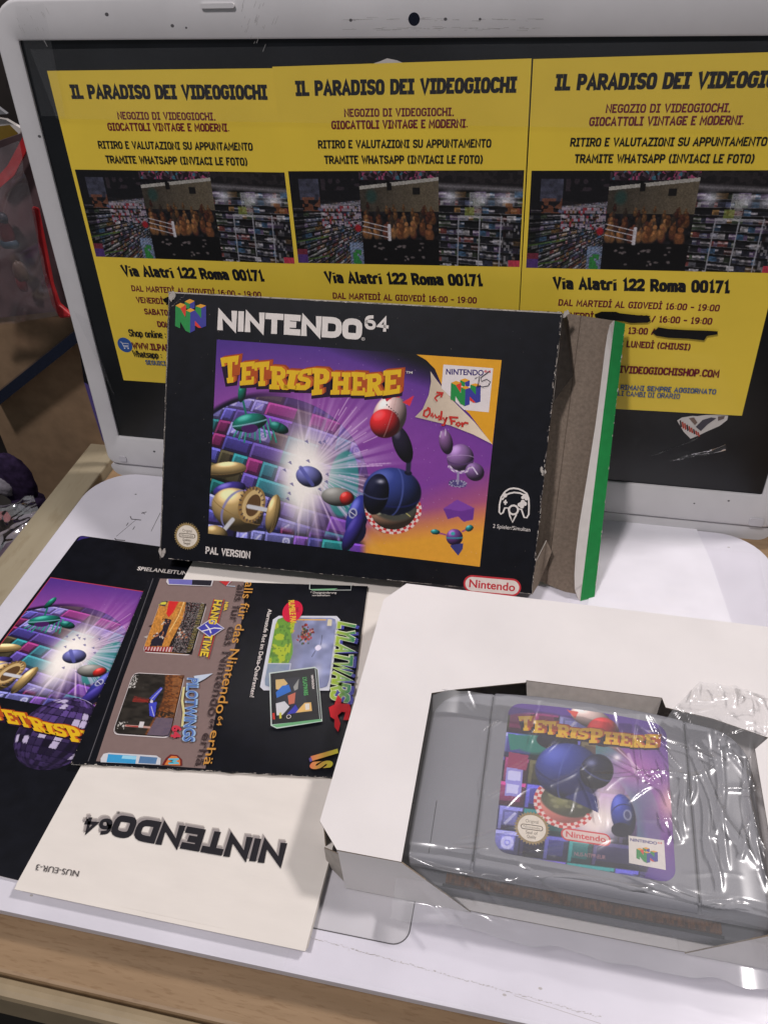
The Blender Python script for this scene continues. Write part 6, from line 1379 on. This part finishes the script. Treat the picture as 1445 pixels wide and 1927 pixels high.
pr = Print(U2, .05); pr.text('W', U2.uv(A4(566, 650)), U2.uv(A4(590, 655)), U2.uv(A4(562, 628)), WH, .03, px=False); pr.build('lettering', M['ink'], pk)
# hanging blister bag with toys
U4 = upright(30)
bg = thing('toy_bag', 'clear plastic toy bag with red edges hanging left of the laptop', 'bag', U4)
n1, n2 = 50, 60; c = [np.array(U4.uv(q)) for q in ((-30, 285), (62, 250), (130, 575), (-30, 600))]; V, F = [], []
for j in range(n2):
    for i in range(n1):
        a, b_ = i/(n1-1), j/(n2-1); p = (1-a)*(1-b_)*c[0]+a*(1-b_)*c[1]+a*b_*c[2]+(1-a)*b_*c[3]
        V.append((p[0], p[1], 12+9*math.sin(a*3.1)*math.sin(b_*3.1)+2.2*float(ridg(np.array(a*3+b_*2), np.array(b_*3.), 4))**3))
for j in range(n2-1):
    for i in range(n1-1): k = j*n1+i; F.append((k, k+n1, k+n1+1, k+1))
obj('bag_film', V, F, film_mat('blister_film', .12, .14, .06, (1, .93, .94)), bg, smooth=True)
MB().prism([U4.uv(q) for q in ((-40, 280), (75, 240), (140, 585), (-40, 605))], -4, -2).build('backing_card', mat('dark_red_card', (.12, .075, .08), .6, .3, noise=.6, nscale=30), bg)
red = mat('red_trim', (.42, .02, .025), .4, .4, noise=.2, nscale=200)
MB().prism([U4.uv(A1(*q)) for q in ((195, 975), (222, 985), (290, 1340), (325, 1445), (395, 1505), (330, 1512), (290, 1445), (250, 1300))], 6, 9).build('edge_trim', red, bg, bevel=1)
MB().prism([U4.uv(A1(*q)) for q in ((-20, 880), (60, 790), (140, 640), (160, 700), (90, 840), (20, 900))], 2, 4).build('header_card', red, bg)
def blob(name, q, r, colr, parent, pl, d):
    c_ = pl.uv(q); V, F = [], []; n = 14; m_ = 9
    for j in range(m_+1):
        for i in range(n):
            th_, ph = math.pi*j/m_, 2*math.pi*i/n; k = 1+.25*math.sin(3*ph+q[0])*math.sin(th_)
            V.append((c_[0]+r[0]*k*math.sin(th_)*math.cos(ph), c_[1]+r[1]*k*math.cos(th_), d+r[2]*math.sin(th_)*math.sin(ph)))
    for j in range(m_):
        for i in range(n): F.append((j*n+i, (j+1)*n+i, (j+1)*n+(i+1) % n, j*n+(i+1) % n))
    return obj(name, V, F, mat(name+'_paint', colr, .4, .4, noise=.3, nscale=150), parent, smooth=True)
for q, r, cl in (((20, 432), (4, 7, 3), (.10, .015, .02)), ((26, 452), (5, 3, 3), (.03, .06, .09)), ((46, 505), (4, 6, 3), (.10, .065, .055)), ((50, 527), (3, 5, 2), (.12, .025, .03)), ((12, 405), (4, 3, 2), (.05, .06, .08))):
    blob('toy', q, r, cl, bg, U4, 4)
U5 = upright(46)
cdp = thing('card', 'white and yellow card with dark blue shapes above the toy bag', 'card', U5)
MB().prism([U5.uv(A1(*q)) for q in ((-60, 560), (40, 575), (118, 620), (95, 680), (-60, 800))], 0, 2).build('sheet', M['white_card'], cdp)
pr = Print(U5, 2.1)
pr.poly([U5.uv(A1(*q)) for q in ((-20, 610), (60, 600), (100, 640), (60, 690), (-20, 680))], rgb(120, 96, 34)); pr.poly([U5.uv(A1(*q)) for q in ((-10, 680), (15, 675), (22, 720), (0, 750), (-10, 740))], rgb(34, 38, 84))
pr.build('print', M['ink'], cdp)
o = MB().prism([U5.uv(q) for q in ((-40, 150), (40, 140), (60, 215), (45, 205), (0, 195), (-40, 190))], -30, -25).build('card', mat('dull_card', (.03, .022, .022), .6, .3, noise=.6, nscale=60), plane=U5); tag(o, 'dull dark card hanging above the white and yellow card', 'card')
o = MB().prism([U5.uv(A1(*q)) for q in ((-40, 478), (18, 508), (60, 540), (-40, 545))], 3, 5).build('card', mat('grey_card', (.2, .2, .21), .6, .3), plane=U5); tag(o, 'small grey card corner at the left edge above the yellow card', 'card')
# plush and clear packet, low left
U6 = upright(-10)
pl = thing('plush_toy', 'purple and white plush toy beside the brown cardboard box', 'toy', U6)
def lump(name, cx, cy, r, m_, seed):
    V, F = [], []; n, k2 = 40, 26
    for j in range(k2+1):
        for i in range(n):
            th_, ph = math.pi*j/k2, 2*math.pi*i/n; k = 1+.10*float(vnoise(np.array(ph*5), np.array(th_*6), seed))+.03*random.random()
            V.append((cx+r[0]*k*math.sin(th_)*math.cos(ph), cy+r[1]*k*math.cos(th_), -12+r[2]*k*math.sin(th_)*math.sin(ph)))
    for j in range(k2):
        for i in range(n): F.append((j*n+i, (j+1)*n+i, (j+1)*n+(i+1) % n, j*n+(i+1) % n))
    return obj(name, V, F, m_, pl, smooth=True)
pu = mat('purple_plush', (.028, .017, .045), .95, .1, noise=.5, nscale=250, bump=.5, bscale=1500); wp = mat('white_plush', (.24, .22, .25), .95, .1, noise=.2, nscale=250, bump=.5, bscale=1500)
c = U6.uv((8, 925)); lump('body', c[0], c[1], (14, 20, 6), pu, 3); c = U6.uv((8, 925)); lump('belly_patch', c[0]-5, c[1]-2, (8, 9, 9), wp, 5); c = U6.uv((36, 965)); lump('foot', c[0], c[1], (11, 6, 8), pu, 9)
U7 = FLAT(-16)
cp_ = thing('plastic_packet', 'shiny clear plastic packet beside the pale counter rail', 'packet', U7)
MB().prism([U7.uv(q) for q in ((-60, 975), (60, 945), (70, 968), (-20, 1045), (-80, 1060))], -60, -8).build('card_insert', mat('insert_card', (.20, .15, .2), .6, .3, noise=.7, nscale=70), cp_)
MB().prism([U7.uv(q) for q in ((-60, 958), (8, 950), (20, 966), (-60, 990))], -7, -5).build('label_strip', red, cp_)
n1 = 46; c = [np.array(U7.uv(q)) for q in ((-70, 965), (62, 930), (78, 972), (-50, 1075))]; V, F = [], []
for j in range(n1):
    for i in range(n1):
        a, b_ = i/(n1-1), j/(n1-1); p = (1-a)*(1-b_)*c[0]+a*(1-b_)*c[1]+a*b_*c[2]+(1-a)*b_*c[3]
        V.append((p[0], p[1], -3+3.5*float(ridg(np.array(a*3.), np.array(b_*4.), 6))**2+.9*float(ridg(np.array(a*9.), np.array(b_*8.), 7))**3))
for j in range(n1-1):
    for i in range(n1-1): k = j*n1+i; F.append((k, k+1, k+n1+1, k+n1))
obj('clear_wrap', V, F, film_mat('packet_film', .5, .1, .18), cp_, smooth=True)
